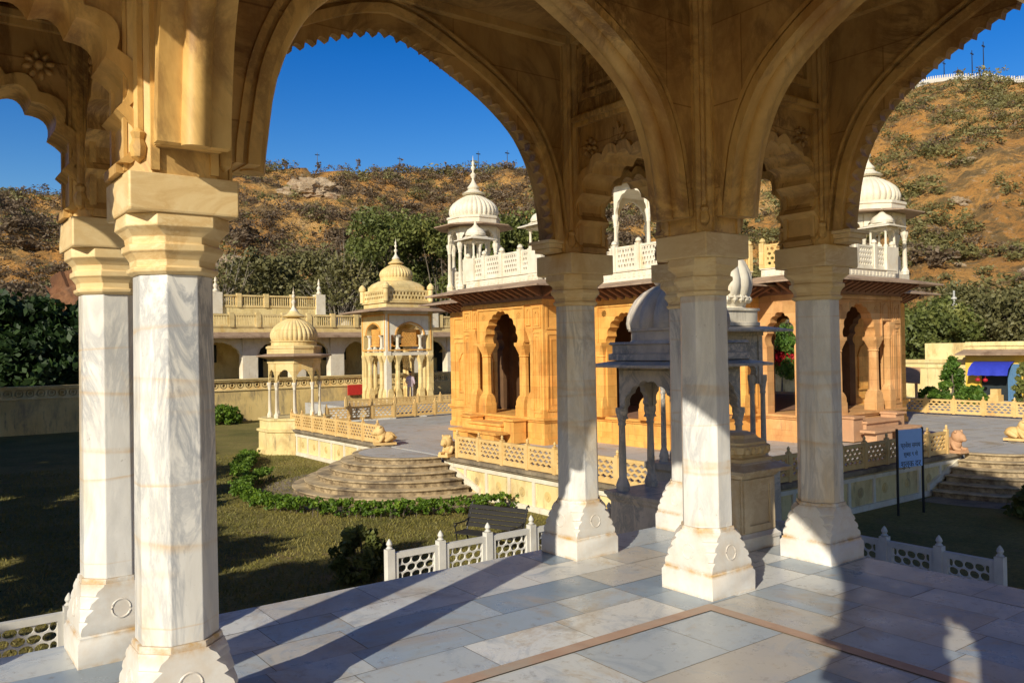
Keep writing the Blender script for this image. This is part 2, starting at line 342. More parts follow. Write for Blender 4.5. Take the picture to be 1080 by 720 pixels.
# ------------------------------------------------------------------ arch outlines
ARCH_BIG = [(1, 0), (.99, .1), (.945, .34), (.83, .565), (.63, .735), (.39, .865), (.16, .965), (0, 1)]
ARCH_NARROW = [(1, 0), (1, .25), (.97, .5), (.85, .72), (.62, .88), (.3, .96), (0, 1)]
ARCH_POINT = [(1, 0), (.98, .2), (.9, .45), (.74, .67), (.52, .83), (.26, .94), (0, 1)]
def resample(pts, n):
    P = [Vector((a, b)) for a, b in pts]; L = [0]
    for i in range(1, len(P)): L.append(L[-1] + (P[i] - P[i - 1]).length)
    out = []
    for k in range(n + 1):
        t = L[-1] * k / n; i = 0
        while i < len(P) - 2 and L[i + 1] < t: i += 1
        f = (t - L[i]) / (L[i + 1] - L[i]); out.append(P[i].lerp(P[i + 1], f))
    return out
def smoothpts(pts, n, sharp=False):              # Catmull-Rom through the half outline
    P = [Vector(p) for p in pts]; P = [P[0] * 2 - P[1]] + P + [P[-1] * 2 - P[-2] if pts is ARCH_BIG or sharp else Vector((-P[-2][0], P[-2][1]))]
    out = []
    for i in range(1, len(P) - 2):
        for k in range(6):
            t = k / 6; a, b, c, d = P[i - 1:i + 3]
            out.append(.5 * ((2 * b) + (c - a) * t + (2 * a - 5 * b + 4 * c - d) * t * t + (3 * b - a - 3 * c + d) * t ** 3))
    out.append(P[-2]); return resample([(p[0], p[1]) for p in out], n)
def arch_profile(kind, hw, z0, z1, lobes=0, sag=.4, sub=4, n=24):
    half = [Vector((p[0] * hw, z0 + p[1] * (z1 - z0))) for p in smoothpts(kind, lobes if lobes else n, kind is ARCH_BIG)]
    full = half + [Vector((-p[0], p[1])) for p in reversed(half[:-1])]
    if not lobes: return [(p[0], p[1]) for p in full]
    out = []
    for a, b in zip(full[:-1], full[1:]):
        ch = b - a; nrm = Vector((ch[1], -ch[0]))
        for k in range(sub):
            t = k / sub; q = a + ch * t + nrm * (sag * 4 * t * (1 - t)); out.append((q[0], q[1]))
    out.append((full[-1][0], full[-1][1])); return out
def project_rect(prof, cx, cz, x0, x1, z0, z1):
    out = []
    for u, z in prof:
        dx, dz = u - cx, z - cz; t = 1e9
        if dx > 1e-9: t = min(t, (x1 - cx) / dx)
        if dx < -1e-9: t = min(t, (x0 - cx) / dx)
        if dz > 1e-9: t = min(t, (z1 - cz) / dz)
        if dz < -1e-9: t = min(t, (z0 - cz) / dz)
        out.append([cx + dx * t, cz + dz * t])
    for X in (x0, x1):
        for Z in (z0, z1):
            i = min(range(len(out)), key=lambda k: (out[k][0] - X) ** 2 + (out[k][1] - Z) ** 2)
            if (out[i][0] - X) ** 2 + (out[i][1] - Z) ** 2 < (.25 * max(x1 - x0, z1 - z0)) ** 2 and (Z > cz + 1e-6 or abs(Z - cz) < 1e-6 or z0 < cz - 1e-6): out[i] = [X, Z]
    return [tuple(p) for p in out]
def arch_wall(mb, T, u0, u1, z0, z1, prof, w0, w1, legs=None):
    """wall panel u0..u1, z0..z1 with an arched opening whose outline starts and ends at z = prof[0][1]; legs fill beside it down to legs"""
    c = (u0 + u1) / 2; zs = prof[0][1]; pr = [(c + u, z) for u, z in prof]
    out = project_rect(pr, c, zs, u0, u1, zs, z1)
    mb.ringplate(pr, out, w0, w1, T, closed=False)
    if legs is not None and zs > legs:
        for a, b in ((u0, pr[-1][0]), (pr[0][0], u1)):
            P = [T(a, w0, legs), T(b, w0, legs), T(b, w1, legs), T(a, w1, legs), T(a, w0, zs), T(b, w0, zs), T(b, w1, zs), T(a, w1, zs)]
            mb.add(P, [(3, 2, 1, 0), (4, 5, 6, 7), (0, 1, 5, 4), (1, 2, 6, 5), (2, 3, 7, 6), (3, 0, 4, 7)])
def arch_band(mb, T, c, prof, d0, d1, w0, w1):
    """raised moulding that follows an arch outline, from d0 to d1 outside it"""
    def off(d):
        o = []
        n = len(prof)
        for i in range(n):
            a = Vector(prof[max(i - 1, 0)]); b = Vector(prof[min(i + 1, n - 1)]); t = (b - a).normalized(); nr = Vector((t[1], -t[0]))
            q = Vector(prof[i]) + nr * d; o.append((c + q[0], q[1]))
        o[0] = (o[0][0], prof[0][1]); o[-1] = (o[-1][0], prof[0][1]); return o
    mb.ringplate(off(d0), off(d1), w0, w1, T, closed=False)
def lattice(mb, T, u0, u1, z0, z1, nx, nz, t, hole=.72, shape='hex', stagger=True, w=0.0):
    """pierced stone panel: staggered tiles, each with one real hole"""
    dz = (z1 - z0) / nz; dx = (u1 - u0) / nx
    def tile(a, b, c, d):
        cx, cz = (a + b) / 2, (c + d) / 2; hx, hz = (b - a) / 2, (d - c) / 2
        N = 12 if shape == 'hex' else 24 if shape == 'flower' else 16
        inner = []
        for k in range(N):
            an = 2 * PI * k / N + PI / N
            if shape == 'hex':
                q = 1 / max(abs(math.cos(an - PI / 2 * 0)) , abs(math.cos(an - PI / 3)), abs(math.cos(an + PI / 3)))
                r = hole * (q * .92)
            elif shape == 'flower': r = hole * (.86 + .14 * math.cos(4 * an))
            elif shape == 'leaf': r = hole * (.72 + .28 * math.cos(4 * an))
            else: r = hole
            inner.append((cx + hx * r * math.cos(an), cz + hz * r * math.sin(an)))
        outer = project_rect(inner, cx, cz, a, b, c, d)
        mb.ringplate(inner, outer, w - t / 2, w + t / 2, T, closed=True, sides=False)
    for k in range(nz):
        c, d = z0 + k * dz, z0 + (k + 1) * dz
        if stagger and k % 2:
            tile(u0, u0 + dx / 2, c, d)
            for i in range(nx - 1): tile(u0 + dx * (i + .5), u0 + dx * (i + 1.5), c, d)
            tile(u1 - dx / 2, u1, c, d)
        else:
            for i in range(nx): tile(u0 + dx * i, u0 + dx * (i + 1), c, d)
# ------------------------------------------------------------------ camera, light, sky
YAW, PITCH, ROLL = R(36.5157), R(.509), R(.9495)
cd = bpy.data.cameras.new('camera'); cam = bpy.data.objects.new('camera', cd); COL.objects.link(cam)
cd.sensor_width = 36; cd.lens = 876.44 / 1080 * 36; cd.clip_start = .05; cd.clip_end = 4000
fw = Vector((math.sin(YAW) * math.cos(PITCH), math.cos(YAW) * math.cos(PITCH), math.sin(PITCH)))
rt = Vector((math.cos(YAW), -math.sin(YAW), 0)); up = rt.cross(fw)
rt2 = rt * math.cos(ROLL) - up * math.sin(ROLL); up2 = rt * math.sin(ROLL) + up * math.cos(ROLL)
cam.matrix_world = Matrix(((rt2.x, up2.x, -fw.x, -4.301), (rt2.y, up2.y, -fw.y, -3.672), (rt2.z, up2.z, -fw.z, 1.6), (0, 0, 0, 1)))
scene.camera = cam
SUN_SLOPE, SUN_EL = .475, R(25.6)
hd = Vector((1, SUN_SLOPE, 0)).normalized()
sl = bpy.data.lights.new('sun', 'SUN'); sl.energy = 5.0; sl.angle = R(.5); sl.color = (1, .92, .76)
so = bpy.data.objects.new('sun', sl); COL.objects.link(so); so.location = (-40, -20, 30)
ray = Vector((hd.x * math.cos(SUN_EL), hd.y * math.cos(SUN_EL), -math.sin(SUN_EL)))
so.rotation_euler = ray.to_track_quat('-Z', 'Y').to_euler()
W = bpy.data.worlds.new('World'); scene.world = W; W.use_nodes = True
wn = W.node_tree; wn.nodes.clear()
sky = wn.nodes.new('ShaderNodeTexSky'); sky.sky_type = 'NISHITA'; sky.sun_disc = False
sky.sun_elevation = SUN_EL; sky.sun_rotation = math.atan2(-hd.x, -hd.y); sky.air_density = 1.0; sky.dust_density = .7; sky.ozone_density = 2.5
hs = wn.nodes.new('ShaderNodeHueSaturation'); hs.inputs['Saturation'].default_value = 1.5; hs.inputs['Hue'].default_value = .515
bg = wn.nodes.new('ShaderNodeBackground'); bg.inputs[1].default_value = .11
ow = wn.nodes.new('ShaderNodeOutputWorld')
tc = wn.nodes.new('ShaderNodeTexCoord'); sz = wn.nodes.new('ShaderNodeSeparateXYZ'); wn.links.new(tc.outputs['Generated'], sz.inputs[0])
zen = ramp(wn, sz.outputs[2], [(0, (1.5, 1.35, 1.15)), (.16, (1.25, 1.2, 1.12)), (.33, (1.0, 1.03, 1.12)), (.62, (.42,) * 3), (1, (.34,) * 3)])
wn.links.new(sky.outputs[0], hs.inputs['Color']); wn.links.new(mix(wn, 1.0, hs.outputs[0], zen.outputs[0], 'MULTIPLY'), bg.inputs[0]); wn.links.new(bg.outputs[0], ow.inputs[0])
scene.view_settings.view_transform = 'Standard'; scene.view_settings.look = 'None'; scene.view_settings.exposure = 0; scene.view_settings.gamma = 1
scene.cycles.max_bounces = 8; scene.cycles.diffuse_bounces = 3; scene.cycles.use_denoising = True

M['pier'] = stone('pier_marble', (.56, .31, .075), (.82, .55, .20), stain=(.38, .17, .035), st=(.52, .74), scale=1.8, stretch=(1.5, 1.5, .8), rough=.5, bs=.12, veins=((.26, .14, .05), (1.1, 1.1, .7), 1.6))  # brighter copy of the stained marble: sunlit look put into the colour
G, TZ = -2.45, -1.45                         # lawn level, platform level (pavilion floor is 0)
XS = [-4.65, -3.36, 0, 1.29]; YS = [-4.77, -3.480, 0, 1.29]

# ------------------------------------------------------------------ the marble pavilion the picture is taken from
mb = MB(); mb.box(-4.88, -4.99, TZ - .02, 1.46, 1.48, -.08); struct('pavilion_plinth', mb, M['marble_grey'], bevel=.01)
mb = MB(); mb.box(-4.92, -5.03, -.08, 1.51, 1.54, -.004); struct('floor_bed', mb, M['coping'], bevel=.008)
mb = MB(); rf = random.Random(21); tints = []
def slab_rows(x0, y0, x1, y1, along):
    a = y0 if along == 'x' else x0; A1_ = y1 if along == 'x' else x1; u0, u1 = (x0, x1) if along == 'x' else (y0, y1)
    while a < A1_ - .02:
        d = rf.choice((.30, .36, .42, .46)); 
        if A1_ - a - d < .2: d = A1_ - a
        u = u0 - rf.uniform(0, .4); g = .0022
        while u < u1 - .02:
            l = rf.uniform(.42, .92)
            if u1 - u - l < .22: l = u1 - u
            p, q = max(u, u0), u + l
            r = (p + g, a + g, q - g, a + d - g) if along == 'x' else (a + g, p + g, a + d - g, q - g); h_ = rf.uniform(-.0015, .0)
            mb.add([(r[0], r[1], h_), (r[2], r[1], h_ + rf.uniform(-.0006, .0006)), (r[2], r[3], h_), (r[0], r[3], h_)], [(0, 1, 2, 3)]); tints.append(rf.random()); u += l
        a += d
slab_rows(-4.92, -.237, 1.51, 1.12, 'x'); slab_rows(-4.92, 1.12, 1.51, 1.54, 'x'); slab_rows(-.272, -5.03, 1.12, -.237, 'y'); slab_rows(1.12, -5.03, 1.51, -.237, 'y')
slab_rows(-2.94, -3.17, -.358, -.323, 'x'); slab_rows(-4.92, -3.17, -2.94, -.225, 'y'); slab_rows(-4.92, -5.03, -.265, -3.17, 'x')
fl = struct('marble_floor', mb, M['floor']); at = fl.data.attributes.new('tint', 'FLOAT', 'FACE'); at.data.foreach_set('value', tints)
mb = MB()
for x0, y0, x1, y1 in ((-3.06, -.325, -.27, -.235), (-.36, -3.17, -.27, -.325), (-3.06, -3.25, -.27, -3.17), (-3.06, -3.17, -2.94, -.325)):
    mb.add([(x0, y0, .004), (x1, y0, .004), (x1, y1, .004), (x0, y1, .004)], [(0, 1, 2, 3)])
struct('red_floor_strip', mb, M['strip'])

pav = thing('marble_pavilion', 'open pillared marble pavilion in the foreground with stained ochre scalloped arches', 'pavilion', (-1.68, -1.74, 0))
pav_inv = Vector((1.68, 1.74, 0))
def oct_ring(cx, cy, h, c, z):
    p = [(h, -h + c), (h, h - c), (h - c, h), (-h + c, h), (-h, h - c), (-h, -h + c), (-h + c, -h), (h - c, -h)]
    return [(cx + a, cy + b, z) for a, b in p]
def column_meshes(parent):
    shaft = MB()
    K = 2 - math.sqrt(2)
    shaft.loft([oct_ring(0, 0, .154, .154 * K, .425), oct_ring(0, 0, .146, .146 * K, 1.925)])
    so_ = shaft.build('shaft', M['marble'], parent, bevel=.004)
    b = MB()
    b.loft([oct_ring(0, 0, .214, .003, 0), oct_ring(0, 0, .215, .003, .125), oct_ring(0, 0, .206, .004, .137), oct_ring(0, 0, .206, .004, .15), oct_ring(0, 0, .198, .005, .158)])
    prof = [(.198, .006, .158), (.201, .005, .175), (.200, .010, .20), (.197, .030, .218), (.196, .034, .224), (.195, .018, .232), (.193, .024, .255), (.190, .050, .278), (.189, .056, .284), (.188, .036, .292),
            (.185, .044, .315), (.182, .070, .336), (.181, .076, .342), (.180, .058, .35), (.177, .068, .372), (.174, .092, .39), (.172, .096, .40)]
    b.loft([oct_ring(0, 0, h, c, z) for h, c, z in prof])
    b.loft([oct_ring(0, 0, .166, .166 * K, .40), oct_ring(0, 0, .168, .168 * K, .408), oct_ring(0, 0, .163, .163 * K, .425)])
    for ax, ay in ((1, 0), (-1, 0), (0, 1), (0, -1)):      # carved ring on each face
        pts = []
        for k in range(19):
            a = 2 * PI * k / 18; q = .046 * math.cos(a); z = .27 + .046 * math.sin(a); d = .199 - (z - .2) * .14
            pts.append((ax * d + abs(ay) * q, ay * d + abs(ax) * q, z))
        b.tube(pts, .006, 6, cap=False)
    bo = b.build('base', M['base'], parent, smooth=40)
    c = MB()
    cp = [(.152, 1.925), (.168, 1.938), (.170, 1.953), (.156, 1.958), (.158, 1.985), (.176, 2.012), (.186, 2.02), (.186, 2.045), (.172, 2.05), (.176, 2.078), (.194, 2.105), (.206, 2.115), (.206, 2.15), (.204, 2.165)]
    c.loft([oct_ring(0, 0, h, h * (K if z < 2.1 else K * .8), z) for h, z in cp])
    c.loft([oct_ring(0, 0, .212, .006, 2.165), oct_ring(0, 0, .215, .006, 2.175), oct_ring(0, 0, .215, .006, 2.318)])
    co = c.build('capital', M['cap'], parent, smooth=14, bevel=.003)
    p = MB()
    p.loft([oct_ring(0, 0, .20, .075, 2.318), oct_ring(0, 0, .20, .075, 3.96)])
    for sx in (1, -1):                                       # carved strip and drop on every chamfer
        for sy in (1, -1):
            d = .20 - .0375
            p.tube([(sx * d, sy * d, 2.46), (sx * d, sy * d, 3.9)], .020, 6)
            p.lathe(sx * d * 1.03, sy * d * 1.03, [(.004, 2.36), (.028, 2.38), (.034, 2.42), (.022, 2.45), (.03, 2.475), (.008, 2.50)], 8)
    for k in range(4):                                       # flat pilaster strips
        a = k * PI / 2; ca, sa = math.cos(a), math.sin(a)
        for q in (-.115, .115):
            pts = [(.2, q - .016), (.214, q - .016), (.214, q + .016), (.2, q + .016)]
            P = [(u * ca - w * sa, u * sa + w * ca) for u, w in pts]
            p.loft([[(*xy, 2.33) for xy in P], [(*xy, 3.95) for xy in P]])
    po = p.build('pier', M['pier'], parent, smooth=35)
    return parent
proto = None
for i, x in enumerate(XS):
    for j, y in enumerate(YS):
        if proto is None:
            proto = bpy.data.objects.new('column', None); COL.objects.link(proto); column_meshes(proto); c = proto
        else: c = copy_tree(proto)
        c.parent = pav; c.location = Vector((x, y, 0)) + pav_inv
prof_big_t = arch_profile(ARCH_BIG, 1.335, 2.42, 3.675, lobes=23, sag=.48, sub=4)
prof_big = arch_profile(ARCH_BIG, 1.345, 2.42, 3.81, n=26)
prof_big_o = arch_profile(ARCH_BIG, 1.42, 2.42, 3.80, n=26)
prof_big_band = arch_profile(ARCH_BIG, 1.345, 2.42, 3.77, n=26)
prof_nar = arch_profile(ARCH_NARROW, .405, 2.36, 2.98, lobes=5, sag=.33, sub=7)
def rosette(mb, T, u, z, w, r):
    s = 1 if w > 0 else -1
    N = 8
    def disc(rad, d0, d1, n, cu, cz, sq=1.0, rot=0):
        rings = []
        for d, k in ((d0, 1), (d1, .82), (d1 + .006, .4)):
            rings.append([T(cu + rad * k * (math.cos(2 * PI * i / n) * math.cos(rot) - sq * math.sin(2 * PI * i / n) * math.sin(rot)), w + s * d,
                            cz + rad * k * (math.cos(2 * PI * i / n) * math.sin(rot) + sq * math.sin(2 * PI * i / n) * math.cos(rot))) for i in range(n)])
        mb.loft(rings)
    disc(r * .28, 0, .03, 10, u, z)
    for k in range(N):
        a = 2 * PI * k / N + .2
        disc(r * .30, 0, .020, 10, u + r * .64 * math.cos(a), z + r * .64 * math.sin(a), .62, a)
def leaf_spray(mb, T, u, z, w):
    s = 1 if w > 0 else -1
    for n_, (a, l) in enumerate(((PI / 2, .13), (PI / 2 + .55, .11), (PI / 2 - .55, .11), (PI / 2 + 1.1, .085), (PI / 2 - 1.1, .085))):
        ca, sa = math.cos(a), math.sin(a); P = []
        for t, h in ((0, .004), (.4, .022), (.75, .018), (1, .002)):
            P.append((t * l, h))
        out = [(x, h) for x, h in P] + [(x, -h) for x, h in reversed(P)]
        mb.loft([[T(u + x * ca - h * sa, w + s * d, z + x * sa + h * ca) for x, h in out] for d in (0, .022 - .003 * n_)])
CEIL = 3.96
def bay(axis, k, fixed):
    lines = XS if axis == 'x' else YS
    a, b = lines[k], lines[k + 1]; c = (a + b) / 2
    T = TX(fixed) if axis == 'x' else TY(fixed)
    off = (XS, YS)[axis == 'x']
    outer = fixed in (off[0], off[3]); shift = Vector((1.68, 1.74, 0))
    Tl = lambda u, w, z: tuple(Vector(T(u, w, z)) + shift)
    u0, u1 = a + .19, b - .19
    m = MB()
    if k == 1:
        sc_ = (b - a) / 3.36
        pr = [(u * sc_, z) for u, z in (prof_big_t if outer else prof_big)]
        zo = lambda q, d: [(q[0][0], q[0][1] - d)] + q[1:-1] + [(q[-1][0], q[-1][1] - d)]
        wl_ = (-.14, .14) if not outer else tuple(sorted(((.15 if fixed == off[0] else -.15), (.06 if fixed == off[0] else -.06))))
        arch_band(m, Tl, c, zo([(u * sc_, z) for u, z in prof_big_band], .006), .045 if outer else .0, .105 if outer else .055, *wl_)
        arch_band(m, Tl, c, zo([(u * sc_, z) for u, z in prof_big_band], .003), .135 if outer else .075, .155 if outer else .105, *((-.128, .128) if not outer else wl_))
        bd, m = m, MB()
        sd = -1 if fixed == off[3] else 1                # the saw-toothed plate of an outer arch is thin and flush with the inner face
        if outer:
            arch_wall(m, Tl, u0, u1, 2.42, CEIL, pr, *sorted((sd * .115, sd * .05))); arch_wall(m, Tl, u0, u1, 2.42, CEIL, [(u * sc_, z) for u, z in prof_big_o], *sorted((sd * .049, -sd * .115)))
        else: arch_wall(m, Tl, u0, u1, 2.42, CEIL, pr, -.115, .115)
        o = m.build('arch', M['ochre'], pav, smooth=30); bd.build('moulding', M['pier'], o, smooth=30)
        if outer: o['label'] = 'wide arch with a fine saw-toothed edge'
        br = MB()
        if not outer:                                      # round roll along the soffit
            rl = MB(); q = [(u * sc_, z) for u, z in prof_big]
            rl.tube([Tl(c + u * .992, .0, z - .012 if 0 < i < len(q) - 1 else z - .016) for i, (u, z) in enumerate(q)], .055, 14); rl.build('soffit_roll', M['pier'], o, smooth=50)
        for s_, e in (() if not outer else ((1, u0), (-1, u1))):                 # small bracket under each springing
            br.mark()
            x0, x1 = sorted((e, e + s_ * .16))
            cx = (x0 + x1) / 2
            for z0, z1, g in ((2.395, 2.418, .006), (2.36, 2.393, -.012), (2.33, 2.358, -.03)):
                q0, q1 = (e, e + s_ * (.165 + g)) ; q0, q1 = sorted((q0, q1))
                P = [Tl(q0, -.12 - g, z0), Tl(q1, -.12 - g, z0), Tl(q1, .12 + g, z0), Tl(q0, .12 + g, z0), Tl(q0, -.12 - g, z1), Tl(q1, -.12 - g, z1), Tl(q1, .12 + g, z1), Tl(q0, .12 + g, z1)]
                br.add(P, [(3, 2, 1, 0), (4, 5, 6, 7), (0, 1, 5, 4), (1, 2, 6, 5), (2, 3, 7, 6), (3, 0, 4, 7)])
        br.build_split('bracket', M['cap'], o)
    else:
        arch_wall(m, Tl, u0, u1, 2.322, CEIL, prof_nar, -.115, .115, legs=2.322)
        # raised rim that echoes the lobes
        ln_ = MB(); ln_.ringplate([(c + u, z - .002) for u, z in prof_nar], [(c + u * 1.12, 2.358 + (z - 2.36) * 1.10) for u, z in prof_nar], -.15, .15, Tl, closed=False)
        o = m.build('arch', M['ochre'], pav, smooth=30); o['label'] = 'narrow arch of broad scallops'; ln_.build('scalloped_rim', M['pier'], o, smooth=30)
        d = MB()
        for w in (-.117, .117):
            for du in (-.30, .30): d.mark(); rosette(d, Tl, c + du, 3.09, w, .085)
        d.build_split('rosette', M['ochre'], o, smooth=40); d = MB()
        for w in (-.117, .117): d.mark(); leaf_spray(d, Tl, c, 3.09, w)
        d.build_split('leaf_carving', M['ochre'], o, smooth=40)
        co = MB()
        for s_ in (-1, 1):
            co.mark()
            for (z0, z1, w1) in ((3.27, 3.30, .15), (3.302, 3.335, .185), (3.337, 3.36, .15)):
                w0 = .116
                P = [Tl(u0 + .01, s_ * w0, z0), Tl(u1 - .01, s_ * w0, z0), Tl(u1 - .01, s_ * w1, z0), Tl(u0 + .01, s_ * w1, z0), Tl(u0 + .01, s_ * w0, z1), Tl(u1 - .01, s_ * w0, z1), Tl(u1 - .01, s_ * w1, z1), Tl(u0 + .01, s_ * w1, z1)]
                co.add(P, [(3, 2, 1, 0), (4, 5, 6, 7), (0, 1, 5, 4), (1, 2, 6, 5), (2, 3, 7, 6), (3, 0, 4, 7)])
            # framed panel above the cornice
            ou = [(u0 + .04, 3.46), (u1 - .04, 3.46), (u1 - .04, 3.86), (u0 + .04, 3.86)]; inn = [(u0 + .09, 3.51), (u1 - .09, 3.51), (u1 - .09, 3.81), (u0 + .09, 3.81)]
            co.ringplate(inn, ou, s_ * .116, s_ * .140, Tl)
            inn2 = [(u0 + .16, 3.57), (u1 - .16, 3.57), (u1 - .16, 3.75), (u0 + .16, 3.75)]; ou2 = [(u0 + .13, 3.54), (u1 - .13, 3.54), (u1 - .13, 3.78), (u0 + .13, 3.78)]
            co.ringplate(inn2, ou2, s_ * .116, s_ * .13, Tl)
        co.build_split('cornice', M['pier'], o)
for y in YS:
    for k in range(3): bay('x', k, y)
for x in XS:
    for k in range(3): bay('y', k, x)
LP = lambda x0, y0, z0, x1, y1, z1: (x0 + 1.68, y0 + 1.74, z0, x1 + 1.68, y1 + 1.74, z1)
m = MB()                                                   # ceiling slab and beams along the walls
m.box(*LP(-4.83, -4.94, CEIL, 1.47, 1.47, 4.10)); bm_ = MB()
for y in YS:
    for k in range(3):
        for s_ in (-1, 1):
            y0, y1 = sorted((y + s_ * .116, y + s_ * .185)); bm_.mark(); bm_.box(*LP(XS[k] + .205, y0, 3.90, XS[k + 1] - .205, y1, CEIL - .002))
for x in XS:
    for k in range(3):
        for s_ in (-1, 1):
            x0, x1 = sorted((x + s_ * .116, x + s_ * .185)); bm_.mark(); bm_.box(*LP(x0, YS[k] + .205, 3.90, x1, YS[k + 1] - .205, CEIL - .002))
m.build('ceiling', M['ochre'], pav); bm_.build_split('beam', M['pier'], pav)
def eave_ring(mb, x0, y0, x1, y1, over, zin, zout, t):
    a = [(x0, y0), (x1, y0), (x1, y1), (x0, y1)]; b = [(x0 - over, y0 - over), (x1 + over, y0 - over), (x1 + over, y1 + over), (x0 - over, y1 + over)]
    mb.loft([[(*p, zin - t) for p in a], [(*p, zout - t * .7) for p in b], [(*p, zout) for p in b], [(*p, zin) for p in a]], cap=False)
m = MB(); eave_ring(m, *LP(-4.83, -4.94, 0, 1.47, 1.47, 0)[:2], *LP(0, 0, 0, 1.47, 1.47, 0)[3:5], .75, 4.36, 4.19, .07); m.build('eave', M['cap'], pav)
def dome(mb, cx, cy, z0, r, h, nrib=16, amp=.035, n=64):
    prof = []
    for t, q in ((0, .93), (.06, .97), (.16, 1.0), (.28, .995), (.42, .94), (.55, .84), (.68, .68), (.80, .48), (.90, .28), (.96, .17), (1, .11)):
        prof.append((r * q, z0 + h * t))
    mb.lathe(cx, cy, prof, n, rib=(nrib, amp))
def finial(mb, cx, cy, z0, h, r):
    mb.lathe(cx, cy, [(r * 1.9, z0 - .02 * h), (r * 2.1, z0 + .02 * h), (r * 1.2, z0 + .12 * h), (r * .55, z0 + .22 * h), (r * .4, z0 + .30 * h), (r * .95, z0 + .38 * h), (r * .95, z0 + .43 * h), (r * .35, z0 + .48 * h), (r * .3, z0 + .54 * h),
                      (r * .75, z0 + .60 * h), (r * .7, z0 + .65 * h), (r * .28, z0 + .69 * h), (r * .5, z0 + .75 * h), (r * .45, z0 + .79 * h), (r * .15, z0 + .85 * h), (r * .03, z0 + h)], 12)
m = MB(); m.box(*LP(-4.80, -4.91, 4.10, 1.44, 1.44, 4.95)); m.build('roof', M['cap'], pav)
for ax in (0, 1):                                            # unseen curved vaults mid-side, added and sized for the shadow they cast
    for s_ in (-1, 1):
        m = MB(); rings = []
        for w in (-.5, .5):
            r_ = []
            for i in range(17):
                u = -1.5 + 3.0 * i / 16; z = 5.25 + (.85 if ax == 0 else 2.1) * math.cos(u / 1.5 * 1.25) ; r_.append((u, z))
            r_ += [(1.5, 4.94), (-1.5, 4.94)]
            rings.append([(u, s_ * 2.62 + w, z) if ax == 0 else (s_ * 2.55 + w, u, z) for u, z in r_])
        m.loft(rings); m.build('added_shade_vault', M['cap'], pav, smooth=40)
m = MB(); m.lathe(0, 0, [(2.0, 4.95), (2.05, 5.05), (1.95, 5.1), (1.95, 6.3), (2.05, 6.35), (1.9, 6.42)], 8, rot=PI / 8); m.build('drum', M['cap'], pav)
m = MB(); dome(m, 0, 0, 6.42, 2.3, 2.6, 24); do = m.build('dome', M['cap'], pav, smooth=40)
m = MB(); finial(m, 0, 0, 8.86, 1.1, .14); m.build('finial', M['cap'], do, smooth=40)
for x in (-4.4, 1.04):                                      # small corner kiosks on the roof are plain domes here
    for y in (-4.5, 1.04):
        m = MB(); m.lathe(x + 1.68, y + 1.74, [(.42, 4.94), (.42, 5.4), (.55, 5.42), (.55, 5.47), (.42, 5.5), (.46, 5.65), (.40, 5.88), (.2, 6.1), (.05, 6.25), (.02, 6.6)], 16); m.build('cupola', M['cap'], pav, smooth=40)

# square pedestal standing between the two right-hand columns at the back
ped = thing('marble_pedestal', 'square marble pedestal with a stepped carved top, between two rear pavilion columns', 'pedestal', (1.15, .665, 0))
m = MB(); w = .205
m.loft([oct_ring(0, 0, h, .004, z) for h, z in ((.232, 0), (.232, .07), (.24, .075), (.24, .10), (.222, .115), (.212, .13))])
m.build('foot', M['base'], ped)
m = MB(); m.loft([oct_ring(0, 0, h, .004, z) for h, z in ((.206, .13), (.206, .56))])
for k in range(4):
    a = k * PI / 2; T = lambda u, ww, z: ((.206 + ww) * math.cos(a) - u * math.sin(a), (.206 + ww) * math.sin(a) + u * math.cos(a), z)
    m.ringplate([(-.13, .19), (.13, .19), (.13, .50), (-.13, .50)], [(-.19, .14), (.19, .14), (.19, .55), (-.19, .55)], .001, .014, T)
m.build('die', M['marble_cream'], ped)
m = MB(); m.loft([oct_ring(0, 0, h, .004, z) for h, z in ((.22, .56), (.235, .585), (.31, .605), (.31, .63), (.22, .665), (.21, .68))]); m.build('cap_slab', M['marble_cream'], ped)
m = MB(); m.loft([oct_ring(0, 0, h, c, z) for h, c, z in ((.205, .02, .68), (.205, .02, .705), (.17, .02, .715), (.17, .02, .735), (.2, .03, .75), (.205, .04, .80), (.185, .05, .815), (.185, .05, .83), (.15, .06, .86), (.14, .07, .885), (.09, .05, .905), (.03, .02, .91))])
for k in range(4):
    for q in (-.12, -.04, .04, .12):
        a = k * PI / 2; ca, sa = math.cos(a), math.sin(a)
        m.lathe(.2 * ca - q * sa, .2 * sa + q * ca, [(.004, .735), (.022, .745), (.024, .78), (.004, .80)], 6)
m.build('carved_top', M['cap'], ped)
